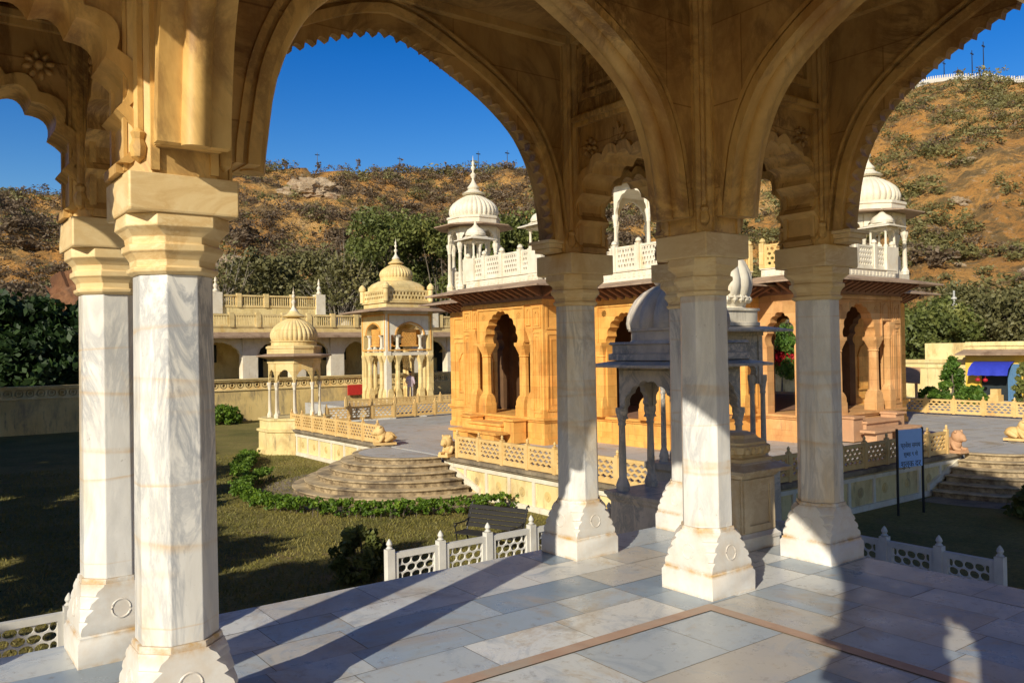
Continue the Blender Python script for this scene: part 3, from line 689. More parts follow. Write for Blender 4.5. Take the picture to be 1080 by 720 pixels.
# ------------------------------------------------------------------ lower terrace and its low pierced railing
m = MB(); m.box(-9.4, -10, G - .3, 6.0, 5.78, TZ - .04); struct('terrace', m, M['marble_grey'])
def pt_rail_posts(parent, pts, h, w, mat, T0):
    for (x, y) in pts:
        m = MB(); m.cbox(x, y, T0, w, w, T0 + h)
        m.lathe(x, y, [(w * .28, T0 + h), (w * .46, T0 + h + .015), (w * .25, T0 + h + .035), (w * .40, T0 + h + .065), (w * .30, T0 + h + .095), (w * .06, T0 + h + .13)], 10)
        m.build('post', mat, parent, smooth=40)
def railing(name, label, cat, a, b, n, T0, h, mat, pmat, group=None, nx=4, nz=4, shape='hex', hole=.78, w=.11, plain_from=None, t=.05):
    a, b = Vector(a), Vector(b); r = thing(name, label, cat, (a.x, a.y, T0), group)
    ln = (b - a).length; d = (b - a) / n; along_x = abs(d.x) > abs(d.y)
    pts = [(d.x * i, d.y * i) for i in range(n + 1)]
    pt_rail_posts(r, pts, h, w, pmat, 0)
    pan = None
    for i in range(n):
        p = Vector((d.x * i, d.y * i)); L = ln / n; s = (d.x if along_x else d.y); s = 1 if s > 0 else -1
        if pan is None:
            m = MB(); T = TX(0) if along_x else TY(0)
            u0, u1 = w / 2 + .002, L - w / 2 - .002
            if s < 0: u0, u1 = -u1, -u0
            e = .055
            inner = [(u0 + e, .12), (u1 - e, .12), (u1 - e, h - .12), (u0 + e, h - .12)]; outer = [(u0, .02), (u1, .02), (u1, h - .05), (u0, h - .05)]
            m.ringplate(inner, outer, -.035, .035, T)
            lattice(m, T, u0 + e, u1 - e, .12, h - .12, nx, nz, t, hole, shape, stagger=(shape in ('hex', 'flower')))
            pan = m.build('panel', mat, r); pan.location = (p.x, p.y, 0)
        else:
            c = pan.copy(); COL.objects.link(c); c.parent = r; c.location = (p.x, p.y, 0)
    return r
RG = 'pierced marble railings round the pavilion'
railing('pierced_railing', 'white pierced marble railing with four visible posts beside the small bush and black bench', 'railing', (.61, 5.6), (5.83, 5.6), 7, TZ - .04, .62, M['jali_white'], M['jali_white'], RG, nx=4, nz=4, hole=1.02, w=.10, t=.028)
railing('pierced_railing', 'shaded pierced marble railing at the far left edge behind the marble columns', 'railing', (-2.95, 5.6), (-8.2, 5.6), 7, TZ - .04, .62, M['jali_white'], M['jali_white'], RG, nx=4, nz=4, hole=1.02, w=.10, t=.028)
railing('pierced_railing', 'shaded pierced marble railing at right behind the right-hand column base', 'railing', (5.83, .69), (5.83, 4.85), 6, TZ - .04, .62, M['jali_white'], M['jali_white'], RG, nx=4, nz=4, hole=1.02, w=.10, t=.028)
m = MB()
for k in range(6): m.box(-2.7, 5.78 + k * .3, G - .05, .4, 5.78 + (k + 1) * .3, TZ - .04 - (k + 1) * .16)
tag(m.build('garden_steps', M['step']), 'short flight of stone steps from the terrace down to the lawn', 'steps')

# ------------------------------------------------------------------ marble kiosks
def kiosk_arch(m, T, u0, u1, z0, z1, kind, zs, za, t, lobes=4, sag=.25):
    hw = (u1 - u0) / 2 - .03
    arch_wall(m, T, u0, u1, zs, z1, arch_profile(kind, hw, zs, za, lobes=lobes, sag=sag, sub=4), -t / 2, t / 2)
def slim_column(m, x, y, z0, z1, r, n=8):
    H = z1 - z0
    m.lathe(x, y, [(r * 1.8, z0), (r * 1.8, z0 + .05 * H), (r * 2.0, z0 + .055 * H), (r * 1.4, z0 + .13 * H), (r * 1.05, z0 + .16 * H), (r * 1.1, z0 + .2 * H), (r * .88, z0 + .78 * H), (r * 1.2, z0 + .80 * H), (r * .95, z0 + .82 * H), (r * 1.5, z0 + .92 * H), (r * 1.7, z0 + .94 * H), (r * 1.7, z1)], n)
ch = thing('marble_kiosk', 'small shaded grey marble kiosk with a ribbed dome, behind the middle columns', 'kiosk', (4.62, 4.41, TZ))
L = -TZ            # local z of pavilion floor
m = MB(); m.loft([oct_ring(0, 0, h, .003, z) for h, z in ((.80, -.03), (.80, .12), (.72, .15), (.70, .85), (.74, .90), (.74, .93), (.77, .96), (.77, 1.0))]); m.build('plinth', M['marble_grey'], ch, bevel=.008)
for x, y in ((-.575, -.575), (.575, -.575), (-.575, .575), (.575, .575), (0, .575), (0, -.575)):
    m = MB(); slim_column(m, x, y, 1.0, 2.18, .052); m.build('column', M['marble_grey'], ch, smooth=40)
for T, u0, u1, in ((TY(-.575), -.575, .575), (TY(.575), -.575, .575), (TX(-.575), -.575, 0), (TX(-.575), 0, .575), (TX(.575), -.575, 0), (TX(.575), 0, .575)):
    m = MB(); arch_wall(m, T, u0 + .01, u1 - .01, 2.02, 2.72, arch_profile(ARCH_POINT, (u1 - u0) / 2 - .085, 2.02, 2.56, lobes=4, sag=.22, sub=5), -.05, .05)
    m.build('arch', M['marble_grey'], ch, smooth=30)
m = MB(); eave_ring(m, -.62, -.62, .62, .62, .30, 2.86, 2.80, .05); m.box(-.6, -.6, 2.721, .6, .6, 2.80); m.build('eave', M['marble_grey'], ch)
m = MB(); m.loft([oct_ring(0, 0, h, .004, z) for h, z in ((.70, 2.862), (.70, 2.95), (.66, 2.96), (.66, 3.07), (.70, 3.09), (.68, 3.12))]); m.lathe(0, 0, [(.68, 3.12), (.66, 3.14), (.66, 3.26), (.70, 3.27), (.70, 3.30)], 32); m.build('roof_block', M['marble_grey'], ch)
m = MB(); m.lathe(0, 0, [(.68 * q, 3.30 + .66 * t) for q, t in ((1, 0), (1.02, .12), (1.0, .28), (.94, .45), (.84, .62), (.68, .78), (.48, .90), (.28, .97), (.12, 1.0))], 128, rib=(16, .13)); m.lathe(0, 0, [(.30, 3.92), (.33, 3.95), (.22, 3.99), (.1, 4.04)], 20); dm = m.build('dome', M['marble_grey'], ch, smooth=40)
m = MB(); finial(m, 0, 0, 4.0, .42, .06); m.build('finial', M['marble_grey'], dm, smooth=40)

ch2 = thing('marble_kiosk', 'taller marble kiosk with a cream ribbed onion dome, right of the middle columns', 'kiosk', (6.73, 5.58, G))
L0 = -G
m = MB(); m.loft([oct_ring(0, 0, h, .003, z) for h, z in ((.85, -.03), (.85, .3), (.78, .34), (.76, 1.95), (.82, 2.0), (.82, 2.1))]); m.build('plinth', M['marble_grey'], ch2, bevel=.008)
for sx in (-1, 1):
    for sy in (-1, 1):
        for dx, dy in ((.06, -.06), (-.06, .06)):
            m = MB(); slim_column(m, sx * .52 + dx, sy * .52 + dy, 2.1, 3.55, .043); m.build('column', M['marble_grey'], ch2, smooth=40)
for T in (TY(-.52), TY(.52), TX(-.52), TX(.52)):
    m = MB(); arch_wall(m, T, -.60, .60, 3.40, 4.20, arch_profile(ARCH_POINT, .44, 3.40, 3.92, lobes=5, sag=.25, sub=5), -.05, .05)
    m.build('arch', M['marble_grey'], ch2, smooth=30)
m = MB(); eave_ring(m, -.62, -.62, .62, .62, .32, 4.36, 4.30, .05); m.box(-.6, -.6, 4.202, .6, .6, 4.30); m.build('eave', M['marble_grey'], ch2)
m = MB(); m.loft([oct_ring(0, 0, h, .22, z) for h, z in ((.66, 4.362), (.66, 4.42), (.63, 4.43), (.63, 4.60), (.66, 4.61), (.66, 4.65))])
m.lathe(0, 0, [(.60, 4.65), (.56, 4.68), (.60, 4.78), (.66, 4.82), (.62, 4.86)], 32)
for k in range(28): 
    a = 2 * PI * k / 28; m.lathe(.62 * math.cos(a), .62 * math.sin(a), [(.01, 4.74), (.05, 4.78), (.05, 4.82), (.01, 4.87)], 6)
m.build('drum', M['ivory'], ch2, smooth=40)
m = MB(); dome(m, 0, 0, 4.86, .66, 1.05, 14, .09, 84); dm = m.build('dome', M['ivory'], ch2, smooth=40)
m = MB(); finial(m, 0, 0, 5.88, .75, .08); m.build('finial', M['ivory'], dm, smooth=40)

# ------------------------------------------------------------------ main platform
PX0, PY0, PX1, PY1 = 8.4, 7.5, 31.2, 30.0
m = MB(); m.box(PX0 + .1, PY0 + .1, G - .3, PX1 - .1, PY1 - .1, TZ - .03); m.box(30, 7.6, G - .3, 60, 34, TZ - .05); m.box(16, 29.9, G - .3, 45, 45.4, TZ - .06); struct('platform_paving', m, M['paving'])
SC, SC2 = 18.5, 21.0       # centres of the two curved stairs
def retaining(name, label, axis, f0, f1, fixed, out, gap):
    r = thing(name, label, 'retaining wall', (fixed, f0, G) if axis == 'y' else (f0, fixed, G))
    T0 = TY(0) if axis == 'y' else TX(0)
    def B(m, u0, u1, d0, d1, z0, z1):
        a, b = sorted((out * d0, out * d1)); P = [T0(u - f0, w, z - G) for z in (z0, z1) for u, w in ((u0, a), (u1, a), (u1, b), (u0, b))]
        m.add(P, [(3, 2, 1, 0), (4, 5, 6, 7), (0, 1, 5, 4), (1, 2, 6, 5), (2, 3, 7, 6), (3, 0, 4, 7)])
    for a, b in ((f0, gap[0]), (gap[1], f1)):
        m = MB(); B(m, a, b, -.1, 0, G - .1, TZ - .12); m.build('wall_face', M['plaster_pale'], r)
        m = MB(); B(m, a, b, 0, .07, G, G + .14); B(m, a, b, 0, .05, TZ - .26, TZ - .16)
        n = max(2, round((b - a) / 1.08))
        for i in range(n + 1):
            u = a + (b - a) * i / n; B(m, max(a, u - .055), min(b, u + .055), 0, .045, G + .141, TZ - .261)
        m.build('frame', M['ivory'], r)
        m = MB(); B(m, a, b, -.18, .10, TZ - .118, TZ - .07); B(m, a, b, -.18, .15, TZ - .069, TZ + .012); m.build('coping', M['coping'], r)
        m = MB(); zc = (G + TZ - .12) / 2 - G
        for i in range(n):                                   # a carved boss in every sunk panel
            u = a + (b - a) * (i + .5) / n - f0
            m.mark()
            for rr, d in ((.13, .012), (.07, .028)):
                m.loft([[T0(u + rr * k_ * math.cos(t), out * (.001 + d_), zc + rr * k_ * math.sin(t)) for t in [2 * PI * q / 14 for q in range(14)]] for k_, d_ in ((1, 0), (.9, d))])
        m.build_split('boss', M['plaster'], r)
    for g, s in ((gap[0], 1), (gap[1], -1)):                  # sloping string beside the steps
        m = MB(); w = [(out * .02, g - s * .02), (out * .09, g - s * .02)]
        m.loft([[T0(g - f0 - s * q, out * d, z - G) for d in (.005, .085)] + [T0(g - f0 - s * (q), out * d, z - G - .16) for d in (.085, .005)] for q, z in ((.02, TZ - .13), (1.75, G + .30))])
        m.build('string', M['ivory'], r)
    return r
retaining('retaining_wall', 'sunlit panelled retaining wall of the main platform beside the curved stairs, cream plaster', 'y', PY0, PY1, PX0, -1, (SC - 1.75, SC + 1.75))
retaining('retaining_wall', 'shaded panelled retaining wall of the main platform behind the blue sign', 'x', PX0, PX1, PY0, -1, (SC2 - 1.75, SC2 + 1.75))
def stairs(label, cx, cy, a0):
    r = thing('curved_stairs', label, 'stairs', (cx, cy, G), 'half-round stone stairs of the platform')
    for k in range(6):
        rad = 3.5 - k * .35; z1 = (TZ - G) / 6 * (k + 1); z0 = z1 - (TZ - G) / 6
        m = MB(); N = 40; rings = []
        for d, z in ((-.03, z0 - .02), (-.03, z1 - .05), (.02, z1 - .045), (.03, z1 - .02), (.015, z1)):
            q = rad + d
            rings.append([(q * math.cos(a0 + PI * i / N), q * math.sin(a0 + PI * i / N), z) for i in range(N + 1)] + [(0, 0, z)])
        m.loft(rings); m.build('step', M['step'], r, smooth=35)
        if k == 5: m = MB(); m.add([((rad - .16) * math.cos(a0 + PI * i / N), (rad - .16) * math.sin(a0 + PI * i / N), z1 + .005) for i in range(N + 1)], [tuple(range(N + 1))]); m.build('landing', M['paving'], r)
    return r
stairs('half-round flight of worn stone steps in sunlight on the lawn side', PX0 - .155, SC, PI / 2)
stairs('half-round flight of stone steps at right, half in shadow behind the blue sign', SC2, PY0 - .155, PI)
m = MB(); N = 40                                              # apron of bare stone round the foot of the stairs
for c, a0 in (((PX0 - .2, SC), PI / 2), ((SC2, PY0 - .2), PI)):
    m.add([(c[0] + 4.4 * math.cos(a0 + PI * i / N), c[1] + 4.4 * math.sin(a0 + PI * i / N), G + .008) for i in range(N + 1)], [tuple(range(N + 1))])
struct('stair_path', m, M['coping'])
JG = 'ochre pierced railings round the main platform'
def prail(label, a, b, n, **k): return railing('pierced_railing', label, 'railing', a, b, n, TZ + .012, .66, M['jali_ochre'], M['jali_ochre'], JG, nx=4, nz=4, shape='flower', hole=.90, w=.10, **k)
prail('ochre pierced railing right of the sunny stairs, from the lion to the near corner', (PX0, SC - 2.35), (PX0, PY0 + .0), 8)
prail('ochre pierced railing left of the sunny stairs, between lion and octagonal kiosk', (PX0, SC + 2.5), (PX0, PY1 - 1.6), 7)
prail('shaded pierced railing on the right platform edge behind the blue sign', (PX0 + 1.1, PY0), (SC2 - 2.4, PY0), 9)
prail('pierced railing on the right platform edge, beyond the lion at far right', (SC2 + 2.5, PY0), (PX1, PY0), 7)
prail('sunlit pierced railing in front of the yellow building', (PX1, PY0 + 1.1), (PX1, PY1 - .2), 18)
prail('ochre pierced railing between the octagonal kiosk and the domed gate pavilion', (PX0 + 2.2, PY1), (PX1 - 1, PY1), 18)
def lion(label, x, y, rz, mat):
    o = thing('lion_statue', label, 'statue', (x, y, TZ + .012), 'stone lions at the heads of the stairs', rz)
    m = MB(); m.box(-.42, -.18, 0, .30, .18, .07); m.build('plinth', mat, o)
    m = MB()                                                 # crouching body facing +x, paws out, head up
    def ell(c, r, n=10):
        rings = []
        for i in range(1, n):
            t = PI * i / n; rings.append([(c[0] + r[0] * math.sin(t) * math.cos(2 * PI * k / 12), c[1] + r[1] * math.sin(t) * math.sin(2 * PI * k / 12), c[2] - r[2] * math.cos(t)) for k in range(12)])
        m.loft(rings)
    ell((-.18, 0, .24), (.24, .15, .18)); ell((.03, 0, .28), (.17, .145, .22)); ell((.10, 0, .44), (.165, .165, .19)); ell((.20, 0, .42), (.13, .11, .12)); ell((.285, 0, .375), (.065, .075, .06))
    for s in (-1, 1):
        m.tube([(.02, s * .12, .28), (.1, s * .13, .13), (.16, s * .12, .10), (.29, s * .12, .10)], [.07, .055, .05, .05], 8)
        m.tube([(-.28, s * .12, .25), (-.14, s * .16, .17), (-.05, s * .15, .11)], [.09, .08, .05], 8)
        ell((.12, s * .13, .58), (.04, .035, .05), 6); ell((.265, s * .052, .455), (.02, .02, .02), 6)
    m.tube([(-.38, 0, .16), (-.44, .08, .22), (-.36, .14, .30), (-.26, .13, .38)], [.03, .025, .025, .035], 6)
    m.build('lion_body', mat, o, smooth=60); return o
lion('crouching stone lion left of the top of the sunny stairs', PX0 - .02, SC + 2.1, PI * .9, M['jali_ochre'])
lion('crouching stone lion right of the top of the sunny stairs, at the railing end', PX0 - .02, SC - 1.95, -PI * .9, M['jali_ochre'])
lion('crouching stone lion at far right above the shadowed stairs', SC2 + 2.1, PY0 - .02, -PI * .45, M['jali_ochre'])
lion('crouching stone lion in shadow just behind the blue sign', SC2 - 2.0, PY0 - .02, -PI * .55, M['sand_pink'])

# octagonal corner kiosk on its bastion
kx, ky = 8.9, 29.3
k8 = thing('octagonal_kiosk', 'yellow octagonal kiosk with a fluted dome on the far platform corner', 'kiosk', (kx, ky, G))
A8 = lambda h, z, c=.586: oct_ring(0, 0, h, h * c, z)
m = MB(); m.loft([A8(h, z) for h, z in ((1.42, -.1), (1.42, .15), (1.34, .2), (1.34, .86), (1.42, .9), (1.42, .98), (1.30, 1.0), (1.30, 1.32), (1.36, 1.34), (1.36, 1.42))]); m.build('bastion', M['plaster_pale'], k8)
ap = .92
for k in range(8):
    a = PI / 8 + k * PI / 4; rr = ap / math.cos(PI / 8)
    m = MB(); slim_column(m, rr * math.cos(a), rr * math.sin(a), 1.42, 2.84, .06); m.build('column', M['ivory'], k8, smooth=40)
    b = k * PI / 4; hw = ap * math.tan(PI / 8)
    T = lambda u, w, z, b=b: ((ap + w) * math.cos(b) - u * math.sin(b), (ap + w) * math.sin(b) + u * math.cos(b), z)
    m = MB(); arch_wall(m, T, -hw, hw, 2.78, 3.62, arch_profile(ARCH_POINT, hw - .055, 2.78, 3.36, lobes=4, sag=.16, sub=4), -.05, .05); m.build('arch', M['cream'], k8, smooth=30)
m = MB(); m.loft([A8(.95, 3.78), A8(1.40, 3.90), A8(1.40, 3.94), A8(.95, 4.02)], cap=True); m.build('eave', M['eave'], k8)
m = MB(); m.loft([A8(h, z) for h, z in ((1.0, 3.62), (1.0, 3.80))]); m.loft([A8(h, z) for h, z in ((1.0, 4.0), (1.0, 4.2), (1.04, 4.22), (1.04, 4.30), (.95, 4.34))]); m.lathe(0, 0, [(.92, 4.34), (.92, 4.46), (.97, 4.5), (.9, 4.54)], 32); m.build('drum', M['cream'], k8)
m = MB(); dome(m, 0, 0, 4.54, .94, 1.02, 30, .055, 180); m.lathe(0, 0, [(.40, 5.50), (.46, 5.54), (.25, 5.66), (.1, 5.85)], 20); dm = m.build('dome', M['cream'], k8, smooth=40)
m = MB(); finial(m, 0, 0, 5.72, 1.05, .09); m.build('finial', M['ivory'], dm, smooth=40)
# ------------------------------------------------------------------ orange sandstone cenotaph on the platform
def place(mb, name, mat, parent, root, **k):
    """build world-space geometry under a root Empty that is not rotated"""
    o = mb.build(name, mat, None, **k); o.data.transform(Matrix.Translation(-Vector(root.location)))
    o.parent = parent; return o
tomb = thing('sandstone_cenotaph', 'large orange sandstone cenotaph with porches, deep eaves and white roof kiosks', 'cenotaph', (20.7, 19.3, TZ))
CX0, CX1, CY0, CY1 = 14.0, 27.4, 13.3, 25.3
FZ, WZ = -.62, 3.30
def tp(mb, name, mat, parent=None, **k): return place(mb, name, mat, parent or tomb, tomb, **k)
m = MB()
def plinth_block(m, x0, y0, x1, y1):
    m.box(x0 - .04, y0 - .04, TZ - .03, x1 + .04, y1 + .04, TZ + .16)
    m.box(x0, y0, TZ + .16, x1, y1, FZ - .14)
    m.box(x0 - .05, y0 - .05, FZ - .14, x1 + .05, y1 + .05, FZ - .075); m.box(x0 - .10, y0 - .10, FZ - .074, x1 + .10, y1 + .10, FZ)
PORT = [('y', 12.2, 14.0, 16.96, 21.6, -1), ('x', 11.3, 13.3, 18.3, 23.4, -1), ('y', 29.2, 27.4, 16.96, 21.6, 1), ('x', 27.3, 25.3, 18.3, 23.4, 1)]
plinth_block(m, CX0, CY0, CX1, CY1); tp(m, 'plinth', M['sand'])
def rect(p):
    a, f, bk, u0, u1, s = p; w0, w1 = sorted((f, bk))
    return (w0, u0, w1, u1) if a == 'y' else (u0, w0, u1, w1)
def sand_column(m, T, u, z0, z1, r, w=0.0):
    """square-footed octagonal column with a leafy base and bracket capital, in wall space"""
    def ring(h, c, z):
        return [T(u + a, w + b, z) for a, b, _ in oct_ring(0, 0, h, c, 0)]
    H = z1 - z0; K = .586
    m.loft([ring(h, c * h, z0 + t * H) for h, c, t in ((r * 1.45, .02, 0), (r * 1.45, .02, .14), (r * 1.35, .05, .15), (r * 1.38, .1, .2), (r * 1.25, .2, .24), (r * 1.1, .4, .27), (r, K, .28), (r * .94, K, .80), (r * 1.1, K, .81), (r * .98, K, .83), (r * 1.2, .4, .88), (r * 1.5, .2, .95), (r * 1.55, .05, .96), (r * 1.55, .05, 1))])
def tboxf(m, T, u0, u1, w0, w1, z0, z1):
    P = [T(u, w, z) for z in (z0, z1) for u, w in ((u0, w0), (u1, w0), (u1, w1), (u0, w1))]
    m.add(P, [(3, 2, 1, 0), (4, 5, 6, 7), (0, 1, 5, 4), (1, 2, 6, 5), (2, 3, 7, 6), (3, 0, 4, 7)])
def frame(m, T, u0, u1, z0, z1, e, w0, w1):
    m.ringplate([(u0 + e, z0 + e), (u1 - e, z0 + e), (u1 - e, z1 - e), (u0 + e, z1 - e)], [(u0, z0), (u1, z0), (u1, z1), (u0, z1)], w0, w1, T)
def frameU(m, T, u0, u1, z0, z1, e, w0, w1):
    m.ringplate([(u0 + e, z0), (u0 + e, z1 - e), (u1 - e, z1 - e), (u1 - e, z0)], [(u0, z0), (u0, z1), (u1, z1), (u1, z0)], w0, w1, T, closed=False)
def niche(m, T, u0, u1, z0, z1, w0, w1):
    hw = (u1 - u0) / 2
    arch_band(m, T, (u0 + u1) / 2, arch_profile(ARCH_POINT, hw - .07, z0 + (z1 - z0) * .6, z1 - .08, lobes=4, sag=.2, sub=4), .0, .05, w0, w1)
    tboxf(m, T, u0 + .02, u0 + .07, w0, w1, z0, z0 + (z1 - z0) * .6); tboxf(m, T, u1 - .07, u1 - .02, w0, w1, z0, z0 + (z1 - z0) * .6); tboxf(m, T, u0, u1, w0, w1 + .01, z0 - .06, z0 - .002)
def porch(p, smat):
    axis, f, bk, u0, u1, s = p
    T0 = TY(0) if axis == 'y' else TX(0); T = lambda u, w, z: T0(u, f + s * w, z)      # w>0 points outward
    c = (u0 + u1) / 2; hw = (u1 - u0) / 2
    x0, y0, x1, y1 = rect(p)
    m = MB(); plinth_block(m, x0 + (.002 if axis == 'x' else 0), y0, x1, y1); root = tp(m, 'porch', smat)
    root['label'] = 'porch with cusped doorway between octagonal columns'
    m = MB()
    for q in (-1, 1):
        a, b = sorted((c + q * hw, c + q * (hw - .62))); tboxf(m, T, a, b, -.42, 0, FZ, WZ)
        a, b = sorted((c + q * (hw - .62), c + q * 1.36)); tboxf(m, T, a, b, -.40, -.03, 2.30, WZ - .002)
    arch_wall(m, T, c - 1.36, c + 1.36, 1.80, WZ - .001, arch_profile(ARCH_POINT, .90 if s < 0 else 1.3, 1.80, 2.86, lobes=5, sag=.24, sub=5), -.38, -.02)
    tp(m, 'front_wall', smat, root, smooth=30)
    m = MB()
    frameU(m, T, c - 1.36, c + 1.36, 1.82, 3.0, .07, -.018, .02); tboxf(m, T, u0 - .03, u1 + .03, -.2, .05, 3.02, 3.12)
    for q in (-1, 1):
        a, b = sorted((c + q * (hw - .08), c + q * (hw - .54))); frame(m, T, a, b, FZ + .15, 2.15, .06, .002, .03); frame(m, T, a + .12, b - .12, FZ + .3, 2.0, .03, .002, .02); frame(m, T, a, b, 2.25, 2.95, .06, .002, .03); niche(m, T, a + .1, b - .1, 2.38, 2.85, .002, .03)
        rosette(m, T, c + q * 1.02, 2.72, .0, .13)
        a, b = sorted((c + q * (hw - .66), c + q * 1.42)); niche(m, T, a, b, 2.40, 2.95, -.028, .0)
    tp(m, 'carved_panel', smat, root, smooth=35)
    for q in (-1, 1):
        if s > 0: continue
        m = MB(); sand_column(m, T, c + q * 1.08, FZ, 1.80, .155, -.18); tp(m, 'column', smat, root, smooth=35)
        m = MB(); sand_column(m, T, c + q * (hw - .66), FZ, 2.30, .125, -.14); tp(m, 'column', smat, root, smooth=35)
    # side walls
    for q in (-1, 1):
        ue = c + q * hw; dep = abs(f - bk); wa, wb = sorted((f + s * (-.42), bk)); 
        Ts = (lambda u, w, z: (u, ue - q * w, z)) if axis == 'y' else (lambda u, w, z: (ue - q * w, u, z))
        m = MB()
        if axis == 'y' and s < 0 and q < 0:
            tboxf(m, Ts, wa, wb, 0, .35, FZ, WZ); frame(m, Ts, f + .12, wb - .1, FZ + .2, 2.1, .07, -.03, -.002); frame(m, Ts, f + .3, wb - .28, FZ + .4, 1.9, .04, -.02, -.002); frame(m, Ts, f + .12, wb - .1, 2.2, 2.95, .07, -.03, -.002)
        else:
            arch_wall(m, Ts, wa, wb, FZ, WZ, arch_profile(ARCH_POINT, (wb - wa) / 2 - .28, 1.55, 2.62, lobes=4, sag=.24, sub=5), .0, .35, legs=FZ)
        tp(m, 'side_wall', M['sand_shade'] if q > 0 and s < 0 else smat, root, smooth=30)
    # steps and stone bench slabs in front
    m = MB()
    tboxf(m, T, c - .95, c + .95, .10, .72, TZ, FZ - .30); tboxf(m, T, c - 1.0, c + 1.0, .08, .78, FZ - .298, FZ - .22)
    tboxf(m, T, c - 1.5, c - .96, .10, .62, TZ, FZ - .12); tboxf(m, T, c + .96, c + 1.5, .10, .62, TZ, FZ - .12); tboxf(m, T, c - 1.55, c - .93, .06, .68, FZ - .118, FZ - .05); tboxf(m, T, c + .93, c + 1.55, .06, .68, FZ - .118, FZ - .05)
    tboxf(m, T, c - 1.2, c - .3, .8, 1.2, TZ, TZ + .30); tboxf(m, T, c + .3, c + 1.2, .8, 1.2, TZ, TZ + .30); tboxf(m, T, c - 1.4, c + 1.4, .76, 1.26, TZ + .301, TZ + .38)
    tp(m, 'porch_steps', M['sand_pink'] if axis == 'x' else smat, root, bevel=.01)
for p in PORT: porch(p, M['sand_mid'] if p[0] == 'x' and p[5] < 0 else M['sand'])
# core walls
def core_wall(axis, f, s, u0, u1, p0, p1, niche_side):
    T0 = TY(0) if axis == 'y' else TX(0); T = lambda u, w, z: T0(u, f + s * w, z)
    m = MB(); d = MB()
    i0, i1 = (u0, u1) if axis == 'y' else (u0 + .402, u1 - .402)
    for k, (a, b) in enumerate(((i0, p0), (p1, i1))):
        m.mark(); d.mark()
        if k == niche_side:
            tboxf(m, T, a, b, -.4, 0, FZ, WZ); frame(d, T, a + .25, b - .3, FZ + .2, 1.95, .08, .002, .04); niche(d, T, a + .6, b - .65, -.05, 1.75, .002, .05); frame(d, T, a + .25, b - .3, 2.05, 2.9, .08, .002, .04)
        else:
            arch_wall(m, T, a, b, FZ, WZ, arch_profile(ARCH_POINT, .80, 1.65, 2.65, lobes=5, sag=.24, sub=5), -.4, 0, legs=FZ)
            cc = (a + b) / 2; frameU(d, T, cc - 1.25, cc + 1.25, 1.77, 2.95, .07, .002, .035)
            for q in (-1, 1): sand_column(d, T, cc + q * 1.02, FZ, 1.75, .15, .04); rosette(d, T, cc + q * .92, 2.68, .0, .12)
            for x in (a + .16, b - .38 if False else b - .16 - .25):
                frame(d, T, x, x + .25, FZ + .2, 2.9, .05, .002, .03)
    ws = m.build_split('wall', M['sand'], tomb, loc=tomb.location, smooth=30); ds = d.build_split('carved_panel', M['sand'], ws[0], loc=tomb.location, smooth=35)
    if len(ds) > 1: ds[1].parent = ws[1]
    m = MB(); arch_wall(m, T, p0, p1, FZ, WZ, arch_profile(ARCH_POINT, 1.75, 1.9, 3.0, lobes=7, sag=.22, sub=4), -.4, -.003, legs=FZ); tp(m, 'inner_arch', M['sand_shade'], smooth=30)
core_wall('y', CX0, -1, CY0, CY1, 16.96, 21.6, 1); core_wall('x', CY0, -1, CX0, CX1, 18.3, 23.4, 1)
core_wall('y', CX1, 1, CY0, CY1, 16.96, 21.6, 3); core_wall('x', CY1, 1, CX0, CX1, 18.3, 23.4, 3)
m = MB(); m.box(18.2, 17.2, FZ, 23.2, 21.4, WZ); tp(m, 'added_core_block', M['sand_shade'])  # unseen block added to keep the interior dark and stop views through
m = MB(); m.box(CX0 + .02, CY0 + .02, FZ + .004, CX1 - .02, CY1 - .02, FZ + .01); tp(m, 'inner_floor', M['dark_red'])
m = MB(); m.box(CX0 + .3, CY0 + .3, WZ, CX1 - .3, CY1 - .3, 3.72)
for p in PORT:
    x0, y0, x1, y1 = rect(p); m.box(x0 + .02, y0 + .02, WZ + .003, x1 - .02 if p[5] > 0 else x1 + .25, y1 - .02 if p[5] > 0 or p[0] == 'y' else y1 + .25, 3.715)
m.box(CX0, CY0, WZ + .004, CX1, CY1, 3.70); tp(m, 'roof', M['ivory'])
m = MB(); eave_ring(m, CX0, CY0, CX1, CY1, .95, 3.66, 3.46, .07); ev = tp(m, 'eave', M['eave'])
br = MB()
def brackets(x0, y0, x1, y1, z):
    for axis, f, s, a, b in (('y', x0, -1, y0, y1), ('y', x1, 1, y0, y1), ('x', y0, -1, x0, x1), ('x', y1, 1, x0, x1)):
        T0 = TY(0) if axis == 'y' else TX(0); T = lambda u, w, zz: T0(u, f + s * w, zz); n = max(3, int((b - a) / .36))
        for i in range(n + 1):
            u = a + .05 + (b - a - .1) * i / n
            br.loft([[T(u + du, w, zz) for du, w, zz in ((-.07, .0, z - .56), (.07, .0, z - .56), (.05, .0, z - .10), (-.05, .0, z - .10))], [T(u + du, w, zz) for du, w, zz in ((-.06, .3, z - .44), (.06, .3, z - .44), (.05, .3, z - .14), (-.05, .3, z - .14))], [T(u + du, w, zz) for du, w, zz in ((-.05, .66, z - .29), (.05, .66, z - .29), (.05, .66, z - .225), (-.05, .66, z - .225))]])
brackets(CX0, CY0, CX1, CY1, 3.66)
for p in PORT:
    x0, y0, x1, y1 = rect(p); m = MB(); eave_ring(m, x0, y0, x1, y1, 1.0, 3.80, 3.56, .07); tp(m, 'eave', M['eave']); brackets(x0, y0, x1, y1, 3.79)
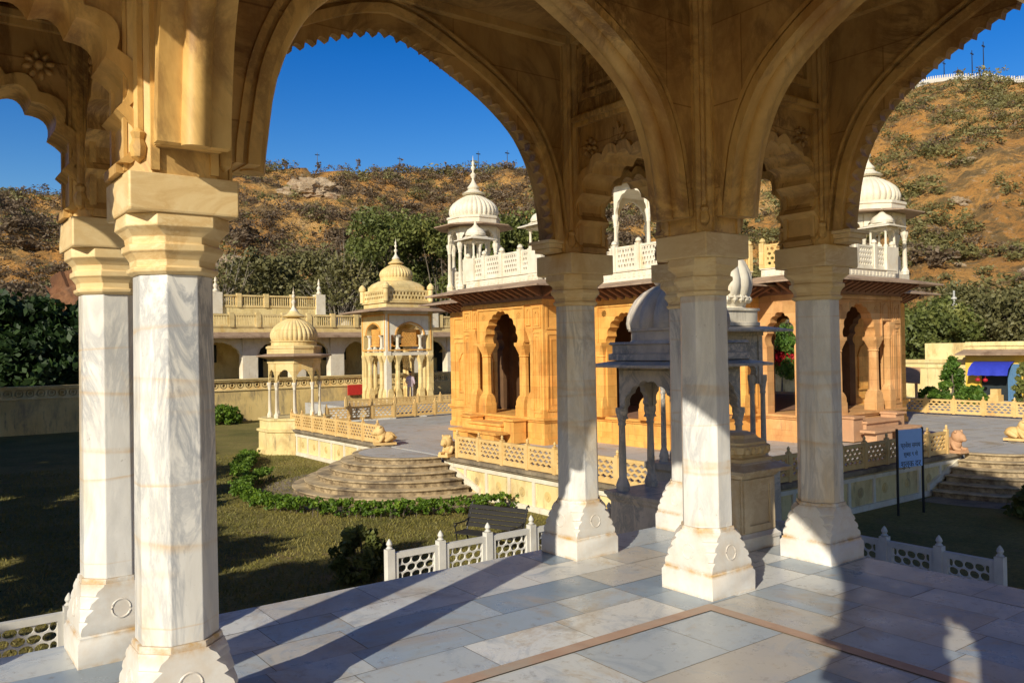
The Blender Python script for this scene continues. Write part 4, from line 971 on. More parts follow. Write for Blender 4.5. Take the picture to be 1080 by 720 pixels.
for p_ in [(CX0, CY0, CX1, CY1)] + [rect(q_) for q_ in PORT]:
    eave_ring(br, p_[0] - .005, p_[1] - .005, p_[2] + .005, p_[3] + .005, .03, 3.52 + .01 * (p_[0] != CX0), 3.52 + .01 * (p_[0] != CX0), .36)  # dark wall band below the eaves: their shade is put into the colour
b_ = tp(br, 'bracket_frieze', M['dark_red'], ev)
# white frieze and pierced parapets on the roof edge
frz = MB(); PAN = {}
def parapet(axis, f, s, a, b, z, mat_p, mat_post, h=.78):
    T0 = TY(0) if axis == 'y' else TX(0); T = lambda u, w, zz: T0(u, f + s * w, zz)
    frz.mark(); tboxf(frz, T, a, b, -.22, -.02, z - .30, z - .03); tboxf(frz, T, a - .02, b + .02, -.26, .02, z - .029, z)
    n0 = int((b - a) / .2)
    for i in range(n0):
        u = a + (b - a) * (i + .5) / n0; tboxf(frz, T, u - .055, u + .055, -.02, -.006, z - .22, z - .09)
    n = max(1, round((b - a) / 1.15)); L = (b - a) / n
    for i in range(n):
        m = MB(); u0, u1 = a + L * i + .09, a + L * (i + 1) - .09
        frame(m, T, u0, u1, z + .02, z + h, .07, -.16, -.08); lattice(m, T, u0 + .07, u1 - .07, z + .09, z + h - .07, 6, 4, .05, .66, 'round', True, w=-.12)
        tp(m, 'parapet_panel', mat_p)
    for i in range(n + 1):
        m = MB(); P = T(a + L * i, -.12, z); m.cbox(P[0], P[1], z, .17, .17, z + h + .06); m.lathe(P[0], P[1], [(.06, z + h + .06), (.10, z + h + .10), (.09, z + h + .17), (.03, z + h + .22)], 8); tp(m, 'parapet_post', mat_post, smooth=40)
parapet('y', 12.2, -1, 17.2, 21.36, 4.06, M['ivory'], M['ivory']); parapet('x', 11.3, -1, 18.55, 23.15, 4.06, M['ivory'], M['ivory'])
parapet('x', 16.96, -1, 12.45, 13.9, 4.06, M['ivory'], M['ivory']); parapet('y', 18.3, -1, 11.55, 13.2, 4.06, M['jali_ochre'], M['cream'])
parapet('y', CX0, -1, CY0 + .2, 16.7, 3.98, M['ivory'], M['ivory']); parapet('x', CY0, -1, CX0 + .2, 18.0, 3.98, M['jali_ochre'], M['cream'])
parapet('x', CY0, -1, 25.3, CX1 - .2, 3.98, M['ivory'], M['ivory']); parapet('y', CX0, -1, 21.9, CY1 - .2, 3.98, M['ivory'], M['ivory'])
parapet('y', 23.4, 1, 11.5, 11.95, 4.06, M['ivory'], M['ivory'])
frz.build_split('frieze', M['ivory'], tomb, loc=tomb.location)
def turret(cx, cy, zb, ap, zs, za, zt, R_, hd_, fin, mat, over, dm_n=30, n=8, rail=None, mats=None):
    """domed roof kiosk: the drum is the part; columns, arches, eave, dome and finial are its sub-parts"""
    ring = lambda h, z: [(cx + q[0], cy + q[1], z) for q in oct_ring(0, 0, h, h * .586, 0)]
    m = MB(); m.loft([ring(ap + .03, za + .062), ring(ap + .03, zt + .12), ring(ap + .05, zt + .13), ring(ap + .05, zt + .30), ring(ap + .09, zt + .32), ring(ap + .09, zt + .40), ring(ap, zt + .44)])
    root = tp(m, 'roof_kiosk', mat)
    m = MB(); m.loft([ring(ap + .12, zb - .25), ring(ap + .12, zb - .02), ring(ap + .06, zb)]); tp(m, 'base', mat, root)
    col = MB()
    for k in range(8):
        col.mark()
        a = PI / 8 + k * PI / 4; rr = ap / math.cos(PI / 8); slim_column(col, cx + rr * math.cos(a), cy + rr * math.sin(a), zb, zs + .1, .075)
    for o_ in col.build_split('column', mat, root, loc=tomb.location, smooth=40): pass
    ar = MB(); rl = MB()
    for k in range(8):
        b = k * PI / 4; hw = ap * math.tan(PI / 8)
        T = lambda u, w, z: (cx + (ap + w) * math.cos(b) - u * math.sin(b), cy + (ap + w) * math.sin(b) + u * math.cos(b), z)
        arch_wall(ar, T, -hw, hw, zs, za + .06, arch_profile(ARCH_POINT, hw - .09, zs, za - .06, lobes=4, sag=.16, sub=4), -.06, .06)
        if rail: rl.mark(); frame(rl, T, -hw + .08, hw - .08, zb + .02, zb + rail, .06, -.04, .04); lattice(rl, T, -hw + .14, hw - .14, zb + .08, zb + rail - .06, 6, 4, .05, .66, 'round')
    tp(ar, 'arcade', mat, root, smooth=30); rl.build_split('parapet_panel', mat, root, loc=tomb.location)
    e = MB(); e.loft([ring(ap, zt), ring(ap + over, zt - .02), ring(ap + over, zt + .02), ring(ap, zt + .14)]); tp(e, 'eave', M['eave'], root)
    dmm = MB(); dome(dmm, cx, cy, zt + .44, R_, hd_, dm_n, .05, 6 * dm_n); dmm.lathe(cx, cy, [(R_ * .42, zt + .44 + hd_ * .93), (R_ * .48, zt + .44 + hd_ * .97), (R_ * .26, zt + .44 + hd_ * 1.1), (R_ * .08, zt + .44 + hd_ * 1.3)], 20)
    tp(dmm, 'dome', mat, root, smooth=40)
    f = MB(); finial(f, cx, cy, zt + .44 + hd_ * 1.2, fin, R_ * .12); tp(f, 'finial', M['ivory'], root, smooth=40); return root
turret(14.75, 24.55, 4.0, .95, 5.75, 6.45, 6.55, 1.0, 1.0, 1.35, M['ivory'], .58)
turret(24.0, 12.75, 4.0, 1.08, 5.4, 6.05, 6.15, 1.07, 1.08, 1.25, M['ivory'], .62)
turret(20.7, 19.3, 4.55, 2.15, 6.7, 7.75, 8.1, 2.2, 2.2, 2.2, M['ivory'], .8, rail=.95)
def mini(cx, cy, z):
    m = MB(); m.cbox(cx, cy, z - .9, .7, .7, z); root = tp(m, 'corner_kiosk', M['ivory']); m = MB(); m.cbox(cx, cy, z + .60, .74, .74, z + .70); tp(m, 'lintel', M['ivory'], root)
    for sx in (-.27, .27):
        for sy in (-.27, .27):
            m = MB(); slim_column(m, cx + sx, cy + sy, z, z + .60, .04); tp(m, 'column', M['ivory'], root, smooth=40)
    m = MB(); eave_ring(m, cx - .37, cy - .37, cx + .37, cy + .37, .2, z + .78, z + .70, .04); m.lathe(cx, cy, [(.5, z + .71), (.46, z + .80), (.34, z + .86)], 4, rot=PI / 4); m.lathe(cx, cy, [(.36, z + .84), (.38, z + .92), (.30, z + 1.06), (.14, z + 1.16), (.05, z + 1.26), (.05, z + 1.32), (.01, z + 1.42)], 20); tp(m, 'cupola', M['ivory'], root, smooth=40)
mini(12.55, 21.2, 4.85); mini(12.55, 17.35, 4.85); mini(22.95, 11.65, 4.85); mini(18.7, 11.65, 4.85)
# ------------------------------------------------------------------ domed gate pavilion (two tiers of arches), person standing in it
gx, gy = 20.7, 42.1
gz = thing('domed_gate_pavilion', 'two-tier square yellow pavilion with a fluted stained dome, where a person stands', 'pavilion', (gx, gy, TZ))
def gp(mb, name, mat, parent=None, **k): return place(mb, name, mat, parent or gz, gz, **k)
m = MB(); m.box(gx - 2.3, gy - 2.3, TZ - .2, gx + 2.3, gy + 2.3, TZ + .02); gp(m, 'plinth', M['cream'])
h = 1.62
for q in range(4):
    a = q * PI / 2; ca, sa = math.cos(a), math.sin(a)
    T = lambda u, w, z: (gx + (h + w) * ca - u * sa, gy + (h + w) * sa + u * ca, z)
    m = MB(); arch_wall(m, T, -h + .33, h - .33, 2.55, 3.98, arch_profile(ARCH_POINT, .92, 2.55, 3.25, n=14), -.3, -.0)
    tboxf(m, T, -h, -h + .329, -.329, 0, TZ + .02, 3.98)
    tboxf(m, T, -h + .331, h - .331, -.26, -.05, 1.32, 1.52)                                            # lintel between the tiers
    o = gp(m, 'wall', M['cream'] if q != 3 else M['ivory'], smooth=30)
    d = MB(); arch_band(d, T, 0, arch_profile(ARCH_POINT, .92, 2.55, 3.25, n=14), .02, .10, .001, .05); frame(d, T, -h + .12, h - .12, 1.6, 3.8, .08, .001, .03)
    lattice(d, T, -.50, .50, 1.96, 2.92, 9, 8, .05, .6, 'round', w=-.15); tboxf(d, T, -.62, .62, -.22, -.08, 1.86, 1.95)
    gp(d, 'lattice_screen', M['sand'], o, smooth=30)
    for u in (-1.36, -.78, .78, 1.36):
        m = MB(); sand_column(m, T, u, TZ + .02, 1.32, .135, -.14); gp(m, 'column', M['cream'], smooth=35)
    for u in (-.78, .78):
        m = MB(); sand_column(m, T, u, 1.53, 2.55, .09, -.14); gp(m, 'colonnette', M['ivory'], smooth=35)
m = MB(); m.box(gx - h + .3, gy - h + .3, 3.5, gx + h - .3, gy + h - .3, 3.97); m.box(gx - 1.5, gy - 1.5, 4.06, gx + 1.5, gy + 1.5, 4.5); m.box(gx - 1.6, gy - 1.6, 4.502, gx + 1.6, gy + 1.6, 4.58); gp(m, 'roof', M['cream'])
m = MB(); eave_ring(m, gx - h, gy - h, gx + h, gy + h, 1.0, 4.22, 4.0, .08); gp(m, 'eave', M['eave'])
m = MB()
for q in range(4):
    a = q * PI / 2; ca, sa = math.cos(a), math.sin(a); T = lambda u, w, z: (gx + (1.5 + w) * ca - u * sa, gy + (1.5 + w) * sa + u * ca, z)
    frame(m, T, -1.5, 1.5, 4.60, 5.30, .1, -.09, 0); lattice(m, T, -1.40, 1.40, 4.70, 5.20, 12, 2, .05, .7, 'round', w=-.05)
    m.lathe(gx + 1.55 * (ca - sa), gy + 1.55 * (sa + ca), [(.15, 4.58), (.16, 5.3), (.22, 5.34), (.24, 5.48), (.15, 5.62), (.05, 5.72)], 12)
gp(m, 'parapet', M['cream'], smooth=35)
m = MB(); m.loft([[(gx + a_, gy + b_, z) for a_, b_, _ in oct_ring(0, 0, hh, c, 0)] for hh, c, z in ((1.36, .1, 4.58), (1.36, .2, 5.5), (1.25, .35, 5.72), (1.05, .5, 5.86), (1.0, .55, 5.9))]); m.lathe(gx, gy, [(.98, 5.9), (1.0, 6.1), (.97, 6.12)], 32); gp(m, 'drum', M['cream'], smooth=40)
m = MB(); dome(m, gx, gy, 6.1, 1.02, .95, 30, .05, 180); m.lathe(gx, gy, [(.45, 6.98), (.5, 7.04), (.28, 7.18), (.1, 7.4)], 20); dm = gp(m, 'dome', M['cream'], smooth=40)
m = MB(); finial(m, gx, gy, 7.3, 1.3, .12); gp(m, 'finial', M['ivory'], dm, smooth=40)
railing('low_fence', 'low yellow stone fence in front of the domed gate pavilion', 'fence', (gx - 5.5, gy - 4.2), (gx + 6.5, gy - 4.2), 8, TZ - .06, .55, M['jali_ochre'], M['jali_ochre'], nx=5, nz=3, shape='leaf', hole=.8)

def person():
    o = thing('person', 'person in a pale pink shirt and light trousers standing in the domed gate pavilion', 'person', (21.05, 41.15, TZ + .02), rz=R(-35))
    def skin(name, verts, edges, rad, mat, root=0):
        me = bpy.data.meshes.new(name); me.from_pydata(verts, edges, []); ob = bpy.data.objects.new(name, me); COL.objects.link(ob)
        ob.parent = o; md = ob.modifiers.new('s', 'SKIN'); sd = me.skin_vertices[0].data
        for i, r in enumerate(rad): sd[i].radius = (r, r) if not isinstance(r, tuple) else r
        sd[root].use_root = True; s = ob.modifiers.new('d', 'SUBSURF'); s.levels = 1; s.render_levels = 2; me.materials.append(mat); return ob
    V = [(0, 0, .93), (0, 0, 1.12), (0, -.01, 1.34), (0, 0, 1.46), (0, .01, 1.53), (0, .02, 1.62), (0, .015, 1.70),
         (.10, 0, .90), (.11, .02, .50), (.11, -.01, .09), (.12, .12, .03), (-.10, 0, .90), (-.12, .06, .50), (-.13, .03, .09), (-.13, .16, .03),
         (.19, 0, 1.40), (.25, -.03, 1.13), (.24, .12, .93), (.23, .18, .84), (-.19, 0, 1.40), (-.25, -.02, 1.13), (-.20, .16, 1.02), (-.14, .24, 1.0)]
    E_ = [(0, 1), (1, 2), (2, 3), (3, 4), (4, 5), (5, 6), (0, 7), (7, 8), (8, 9), (9, 10), (0, 11), (11, 12), (12, 13), (13, 14), (2, 15), (15, 16), (16, 17), (17, 18), (2, 19), (19, 20), (20, 21), (21, 22)]
    rd = [(.15, .11), (.14, .10), (.17, .11), .06, .055, (.085, .10), (.07, .085), .085, .06, .04, .035, .085, .06, .04, .035, .06, .043, .033, .035, .06, .043, .033, .035]
    body = skin('body', V, E_, rd, M['skin'])
    s = MB(); s.loft([[(rx * math.cos(2 * PI * k / 16), ry * math.sin(2 * PI * k / 16), z) for k in range(16)] for rx, ry, z in ((.19, .145, .80), (.185, .14, .95), (.175, .13, 1.1), (.20, .135, 1.28), (.21, .13, 1.38), (.15, .10, 1.45), (.07, .07, 1.48))])
    for a, b, c in (((.17, 0, 1.40), (.25, -.03, 1.13), (.245, .06, 1.0)), ((-.17, 0, 1.40), (-.25, -.02, 1.13), (-.225, .07, 1.06))): s.tube([a, b, c], [.075, .06, .05], 10)
    s.build('shirt', M['shirt'], o, smooth=60)
    t = MB(); t.loft([[(rx * math.cos(2 * PI * k / 16), ry * math.sin(2 * PI * k / 16), z) for k in range(16)] for rx, ry, z in ((.175, .13, .99), (.18, .14, .88), (.17, .13, .80))])
    t.tube([(.10, 0, .90), (.11, .02, .5), (.11, -.01, .08)], [.10, .08, .065], 12); t.tube([(-.10, 0, .90), (-.12, .06, .5), (-.13, .03, .08)], [.10, .08, .065], 12)
    t.build('trousers', M['trouser'], o, smooth=60)
    hr = MB(); hr.loft([[(rx * math.cos(2 * PI * k / 14), .005 + ry * math.sin(2 * PI * k / 14), z) for k in range(14)] for rx, ry, z in ((.088, .105, 1.68), (.092, .11, 1.72), (.08, .10, 1.77), (.04, .05, 1.80))]); hr.build('hair', M['hair'], o, smooth=60)
person()
# ------------------------------------------------------------------ far boundary wall with a ring-pierced parapet
wl = thing('boundary_wall', 'long stained boundary wall with a pierced ring-pattern parapet across the back of the garden', 'wall', (10, 46, G))
def wp(mb, name, mat, parent=None, **k): return place(mb, name, mat, parent or wl, wl, **k)
m = MB(); m.box(-45, 46, G - .3, 60, 46.4, -.62); wp(m, 'wall_face', M['plaster'])
m = MB(); m.box(-45, 45.93, -.62, 60, 46.45, -.55); m.box(-45, 45.96, -.075, 60, 46.40, .02); m.box(-45, 45.90, .02, 60, 46.46, .07); wp(m, 'coping', M['cream'])
for i in range(21):
    a = -45 + 5 * i; m = MB(); lattice(m, TX(46.15), a, a + 5, -.55, -.075, 10, 1, .10, .82, 'round', stagger=False); tboxf(m, TX(46.15), a, a + 5, .16, .22, -.55, -.075)
    for k in range(10):
        c = a + .25 + .5 * k
        m.ringplate([(c + .09 * math.cos(2 * PI * j / 12), -.31 + .09 * math.sin(2 * PI * j / 12)) for j in range(12)], [(c + .15 * math.cos(2 * PI * j / 12), -.31 + .15 * math.sin(2 * PI * j / 12)) for j in range(12)], -.06, .06, TX(46.15))
    wp(m, 'parapet_panel', M['cream'])
m = MB(); m.box(19.1, 45.80, -1.22, 20.25, 45.9, -.55); tag(m.build('red_notice_board', M['red']), 'blank red panel on the boundary wall left of the domed gate pavilion', 'board')
# ------------------------------------------------------------------ arcaded hall behind the wall
hall = thing('arcaded_hall', 'yellow arcaded hall with white pillars and small upper storey, behind the boundary wall', 'building', (20, 50, -.1))
def hp(mb, name, mat, parent=None, **k): return place(mb, name, mat, parent or hall, hall, **k)
m = MB(); m.box(9.5, 50, G, 34, 62, -.1); m.box(9.5, 54.0, -.1, 34, 62, 3.0); hp(m, 'back_wall', M['plaster_pale'])
m = MB(); m.box(9.5, 49.95, 2.72, 34, 62, 3.06); m.box(9.5, 50, 3.06, 34, 62, 3.3); hp(m, 'roof_slab', M['cream'])
m = MB(); m.loft([[(9.5, 50, 2.78), (34, 50, 2.78), (34, 50, 2.98), (9.5, 50, 2.98)], [(8.9, 48.95, 2.58), (34.6, 48.95, 2.58), (34.6, 48.95, 2.68), (8.9, 48.95, 2.68)]]); hp(m, 'eave', M['eave'])
xs = [10.4, 14.2, 17.5, 20.3, 23.4, 26.6, 29.8, 33]
for i, x in enumerate(xs):
    m = MB(); m.box(x - .5, 49.97, -.1, x + .5, 50.7, 2.72); hp(m, 'pillar', M['ivory'])
    if i < len(xs) - 1:
        m = MB(); arch_wall(m, TX(50.1), x + .5, xs[i + 1] - .5, 1.25, 2.72, arch_profile(ARCH_POINT, (xs[i + 1] - x) / 2 - .58, 1.25, 2.30, lobes=4, sag=.15), 0, .35); hp(m, 'arch', M['ivory'], smooth=30)
        c = (x + xs[i + 1]) / 2
        m = MB(); arch_wall(m, TX(53.8), c - .9, c + .9, 1.0, 2.2, arch_profile(ARCH_POINT, .65, 1.0, 1.7, n=10), 0, .12); tboxf(m, TX(53.9), c - .6, c + .6, .0, .06, -.1, 1.4); hp(m, 'doorway', M['door_dark'])
def band(x0, x1, y, z, h, n, mat):
    m = MB(); tboxf(m, TX(y), x0, x1, 0, .12, z, z + .14); tboxf(m, TX(y), x0, x1, -.03, .15, z + h - .12, z + h)
    for i in range(int((x1 - x0) / .16)): m.box(x0 + .16 * i + .04, y + .03, z + .14, x0 + .16 * i + .11, y + .09, z + h - .12)
    for i in range(n + 1):
        x = x0 + (x1 - x0) * i / n; m.box(x - .16, y - .06, z, x + .16, y + .2, z + h + .1)
    return m
hp(band(9.5, 34, 49.95, 3.30, .85, 14, 0), 'parapet', M['cream'])
m = MB(); m.box(12.6, 53, 3.3, 20.2, 60, 4.75); m.box(11.0, 53.4, 3.3, 12.6, 58, 4.3); hp(m, 'upper_storey', M['plaster_pale'])
hp(band(12.6, 20.2, 52.95, 4.75, .85, 4, 0), 'parapet', M['cream'])
for x in (13.0, 20.4):
    m = MB(); m.box(x - .35, 52.85, 4.3, x + .35, 53.5, 5.75); m.lathe(x, 53.2, [(.12, 5.75), (.2, 5.85), (.1, 6.0), (.16, 6.2), (.05, 6.4), (.1, 6.5), (.02, 6.9)], 10); hp(m, 'corner_pier', M['ivory'])
for x in (10.5, 24.5, 28.0):
    m = MB(); m.box(x - .45, 49.8, 3.3, x + .45, 50.4, 4.5); hp(m, 'corner_pier', M['ivory'])
m = MB(); dome(m, 22.6, 54.5, 3.3, 1.0, .95, 16, .04, 48); m.lathe(22.6, 54.5, [(1.05, 3.1), (1.05, 3.4)], 24); hp(m, 'small_dome', M['ivory'], smooth=40)
# ------------------------------------------------------------------ yellow building at right
yb = thing('yellow_building', 'flat-roofed yellow building with stained parapet and blue awning at right', 'building', (42, 14, TZ))
def yp(mb, name, mat, parent=None, **k): return place(mb, name, mat, parent or yb, yb, **k)
TW = TY(42)
m = MB(); tboxf(m, TW, 17.75, 21.2, 0, .3, TZ - 1, .42); tboxf(m, TW, 17.7, 20.3, .6, 5, .3, 1.52); tboxf(m, TW, 20.9, 60, .02, .3, TZ - 1, .30); yp(m, 'wall', M['plaster_pale'])
m = MB(); tboxf(m, TW, 17.74, 60, -.08, .36, .42, .62); tboxf(m, TW, 17.73, 60, -.05, .05, .14, .20); yp(m, 'string_course', M['cream'])
m = MB(); tboxf(m, TW, 16.95, 17.7, -.25, 4, TZ - 1, 1.05); tboxf(m, TW, 3, 15.6, -.25, 4, TZ - 1, 1.05); tboxf(m, TW, 15.6, 16.95, -.25, .2, .40, 1.05); tboxf(m, TW, 15.6, 16.95, 1.8, 1.9, TZ, .5); yp(m, 'shop_front', M['yellow'])
m = MB(); tboxf(m, TW, 3, 17.72, -.2, 4, 1.15, 1.56); tboxf(m, TW, 3, 17.76, -.26, 4, 1.34, 1.40); yp(m, 'parapet', M['plaster_pale'])
m = MB(); m.loft([[(41.8, 3, 1.08), (41.8, 17.8, 1.08), (41.8, 17.8, 1.16), (41.8, 3, 1.16)], [(41.0, 3, .86), (41.0, 17.9, .86), (41.0, 17.9, .93), (41.0, 3, .93)]]); yp(m, 'eave', M['eave'])
m = MB(); tboxf(m, TW, 15.62, 16.93, -.1, -.06, TZ, .40); yp(m, 'doorway', M['door_dark'])
m = MB(); tboxf(m, TW, 14.95, 15.58, -.30, -.26, TZ - .4, .40)
for k in range(5): tboxf(m, TW, 14.98 + k * .12, 15.03 + k * .12, -.33, -.301, TZ - .4, .40)
yp(m, 'shutter', M['blue_panel'])
tp_ = MB(); rows = []
for i in range(9):
    u = 15.25 + 1.95 * i / 8; sgn = .03 * math.sin(i * 2.1)
    rows.append([(41.72, u, .52), (41.35 + sgn, u, .40), (41.0 + sgn, u, .15), (40.85 + sgn, u, -.18 + .02 * math.sin(i * 3)), (40.86 + sgn, u, -.18 + .02 * math.sin(i * 3)), (41.02 + sgn, u, .17), (41.37 + sgn, u, .42), (41.72, u, .54)])
tp_.loft(rows); tag(tp_.build('tarpaulin', M['tarp'], smooth=30), 'blue tarpaulin awning stretched over the doorway of the yellow building', 'awning')
m = MB(); m.lathe(40.9, 16.7, [(.02, -.50), (.10, -.47), (.13, -.42), (.10, -.34), (.02, -.30)], 8); m.lathe(40.95, 16.35, [(.02, -.52), (.10, -.48), (.12, -.42), (.1, -.36), (.02, -.32)], 8); m.tube([(40.9, 16.7, -.3), (41.1, 16.6, .2)], .012, 4); m.tube([(40.95, 16.35, -.3), (41.1, 16.4, .2)], .012, 4)
tag(m.build('hanging_bundle', M['flower_red']), 'orange-red bundle hanging in the doorway below the blue tarpaulin', 'bundle')
m = MB(); m.box(40.4, 15.5, TZ - .05, 41.0, 16.0, -1.15); m.box(40.45, 15.55, -1.148, 40.85, 15.9, -.85); tag(m.build('carton', M['jali_ochre']), 'small pale cartons stacked in the doorway of the yellow building', 'box')
# tiled roof corner glimpsed beside the cenotaph
m = MB(); m.loft([[(36, 19.6, -.35), (36, 17.2, -.45), (36, 17.2, -.40), (36, 19.6, -.28)], [(38, 19.6, .30), (38, 18.2, .25), (38, 18.2, .30), (38, 19.6, .36)]]);
for k in range(2): m.cbox(36.2, 17.5 + k * 1.6, TZ - .05, .1, .1, -.42)
tag(m.build('lean_to', M['sand_pink']), 'small tiled lean-to roof on posts right beside the cenotaph corner', 'shelter')
pole = thing('electric_pole', 'grey electricity pole with white insulators rising behind the yellow building', 'pole', (60, 26.9, TZ))
m = MB(); m.tube([(0, 0, -.5), (0, 0, 6.9)], [.10, .07], 8); m.build('mast', M['metal_grey'], pole, smooth=40)
for k in range(5): m = MB(); m.lathe(0, 0, [(.1, 4.2 + k * .5), (.2, 4.26 + k * .5), (.2, 4.36 + k * .5), (.1, 4.42 + k * .5)], 8); m.build('insulator', M['fort'], pole)
# ------------------------------------------------------------------ bench, sign, bin
be = thing('garden_bench', 'black slatted garden bench with curled iron arms, on the lawn behind the white railing', 'bench', (5.0, 9.95, G), rz=R(-68)); be.scale = (.82, .82, .82)
m = MB()
for k in range(4): m.box(-.85, -.02 + k * .12, .42, .85, .07 + k * .12, .45)
m.build('seat', M['wood_dark'], be)
m = MB()
for k in range(5):
    z = .52 + k * .105; y = .48 + k * .045; m.loft([[(x, y, z), (x, y + .025, z + .008), (x, y + .06, z + .09), (x, y + .035, z + .082)] for x in (-.85, .85)])
m.build('backrest', M['wood_dark'], be)
for x in (-.8, .8):
    m = MB(); m.tube([(x, .02, -.02), (x, .03, .2), (x, .0, .42), (x, .45, .41), (x, .52, .55), (x, .74, 1.08)], .022, 6); m.tube([(x, .42, .42), (x, .50, .2), (x, .58, -.02)], .022, 6)
    m.tube([(x, .0, .42), (x, -.05, .58), (x, .05, .66), (x, .4, .66), (x, .58, .72)], .018, 6); m.tube([(x, .05, .66), (x, -.06, .68), (x, -.09, .62), (x, -.04, .58)], .016, 6); m.tube([(x, .74, 1.08), (x, .82, 1.10), (x, .84, 1.04)], .018, 6)
    m.build('arm_frame', M['iron'], be, smooth=60)
sg = thing('sign_board', 'blue sign board with three lines of dark lettering, by the right-hand stairs', 'sign', (14.9, 6.55, G), rz=R(-12))
for x in (-.42, .42): m = MB(); m.box(x - .02, -.02, -.1, x + .02, .02, 2.03); m.build('post', M['iron'], sg)
m = MB(); m.box(-.388, -.02, 1.12, .388, .02, 2.0); m.build('board', M['blue_sign'], sg)
for txt, z, s in (('प्रवेश समय', 1.58, .15), ('सुबह ९ से', 1.38, .13), ('शुल्क दर', 1.13, .20)):
    cu = bpy.data.curves.new('lettering', 'FONT'); cu.body = txt; cu.size = s; cu.align_x = 'CENTER'; cu.extrude = .002; cu.materials.append(M['ink'])
    o = bpy.data.objects.new('lettering', cu); COL.objects.link(o); o.parent = sg; o.location = (0, -.0225, z); o.rotation_euler = (PI / 2, 0, 0)
    bpy.context.view_layer.update(); me = bpy.data.meshes.new_from_object(o.evaluated_get(bpy.context.evaluated_depsgraph_get())); n_ = bpy.data.objects.new('lettering', me); COL.objects.link(n_); n_.parent = sg; n_.location = o.location; n_.rotation_euler = o.rotation_euler; bpy.data.objects.remove(o)
m = MB(); m.lathe(0, 0, [(.22, 0), (.27, .55), (.29, .57), (.29, .62), (.25, .63)], 14); bn = m.build('litter_bin', M['plastic_dark'], smooth=40); bn.location = (18.35, 7.98, TZ - .032); tag(bn, 'dark blue plastic bin beside the blue sign at the stairs', 'bin')
# ------------------------------------------------------------------ ground sheets, hill
m = MB(); N = 64
m.add([(1500 * math.cos(2 * PI * i / N), 1500 * math.sin(2 * PI * i / N), G - .03) for i in range(N)], [tuple(range(N))]); struct('ground', m, M['hill'])
m = MB(); m.add([(-60, -40, G), (60, -40, G), (60, 46, G), (-60, 46, G)], [(0, 1, 2, 3)]); struct('lawn', m, M['lawn'])
HC = Vector((-4.3, -3.67))
RIDGE = [(-60, 7), (-20, 10), (5, 13), (16, 14.8), (21.6, 15.0), (24, 15.55), (26.3, 15.75), (29, 15.3), (31, 14.7), (36, 13.8), (44, 12.6), (52, 12.0), (57, 12.1), (62.4, 12.15), (67, 12.4), (69.5, 12.35), (72.8, 12.0), (76, 10.8), (80, 8.6), (83, 8.4), (86, 8.9), (95, 9.5), (110, 10), (140, 8), (170, 4)]
def ridge_el(az):
    for (a, e), (b, f) in zip(RIDGE[:-1], RIDGE[1:]):
        if a <= az <= b:
            t = (az - a) / (b - a); t = t * t * (3 - 2 * t); return e + (f - e) * t
    return 3
def rr_of(az): return 215 - 25 * math.cos(R(az - 25) * 2)
def hill_h(az, r):
    rr = rr_of(az); top = 1.6 + math.tan(R(ridge_el(az))) * rr; r0 = 66 if az < 75 else 58
    x = HC.x + r * math.cos(R(az)); y = HC.y + r * math.sin(R(az))
    t = (r - r0) / (rr - r0)
    if t <= 0: return G - .02, x, y
    if t <= 1: b = t ** 1.12
    else: b = max(0, 1 - (t - 1) ** 1.5 * .9)
    z = G + (top - G) * b
    k = min(1, t * 3) * (1 if t < .93 else max(.12, 1 - (t - .93) * 12) if t < 1.003 else .5)
    p = Vector((x, y, 0))
    z += k * (6.5 * noise.fractal(p * .020 + Vector((3, 1, 7)), 1.0, 2.0, 3) + 2.6 * noise.fractal(p * .075, .9, 2.1, 4) + 1.0 * abs(noise.fractal(p * .25 + Vector((9, 2, 4)), .8, 2.2, 3)))
    return z, x, y
azs = np.concatenate([np.arange(-60, 10, 2.0), np.arange(10, 92, .36), np.arange(92, 172, 2.0)]); rs = np.concatenate([np.arange(52, 250, 2.4), np.arange(250, 420, 14)])
V = []; 
for a in azs:
    for r_ in rs: z, x, y = hill_h(float(a), float(r_)); V.append((x, y, z))
nr = len(rs); F = [(i * nr + j, (i + 1) * nr + j, (i + 1) * nr + j + 1, i * nr + j + 1) for i in range(len(azs) - 1) for j in range(nr - 1)]
m = MB(); m.v = V; m.f = F; struct('hillside', m, M['hill'], smooth=75)

# ------------------------------------------------------------------ foliage generators
def leaf_quads(centers, sizes, n, s, rg, aspect=.55, flat=.0):
    """n leaf faces scattered round cluster centres; returns verts, faces"""
    c = np.asarray(centers, float); sz = np.asarray(sizes, float); k = rg.integers(0, len(c), n)
    d = rg.normal(size=(n, 3)); d /= np.linalg.norm(d, axis=1)[:, None]; d *= (rg.random(n) ** .45)[:, None] * sz[k][:, None]; d[:, 2] *= .75
    p = c[k] + d
    a = rg.normal(size=(n, 3)); a[:, 2] *= (1 - flat); a /= np.linalg.norm(a, axis=1)[:, None]
    b = rg.normal(size=(n, 3)); b -= (b * a).sum(1)[:, None] * a; b /= np.linalg.norm(b, axis=1)[:, None]
    q = s * (.6 + .8 * rg.random(n))[:, None]
    a = a * q; b = b * q * aspect
    v = np.stack([p - a, p - a * .1 + b, p + a, p - a * .1 - b], 1).reshape(-1, 3)
    f = np.arange(n * 4).reshape(-1, 4); return v, f
def mesh_np(name, v, f, mat):
    me = bpy.data.meshes.new(name); n = len(f)
    me.vertices.add(len(v)); me.vertices.foreach_set('co', np.asarray(v, np.float32).ravel())
    me.loops.add(n * 4); me.loops.foreach_set('vertex_index', np.asarray(f, np.int32).ravel())
    me.polygons.add(n); me.polygons.foreach_set('loop_start', np.arange(0, n * 4, 4, dtype=np.int32))
    me.update(calc_edges=True); me.materials.append(mat); return me
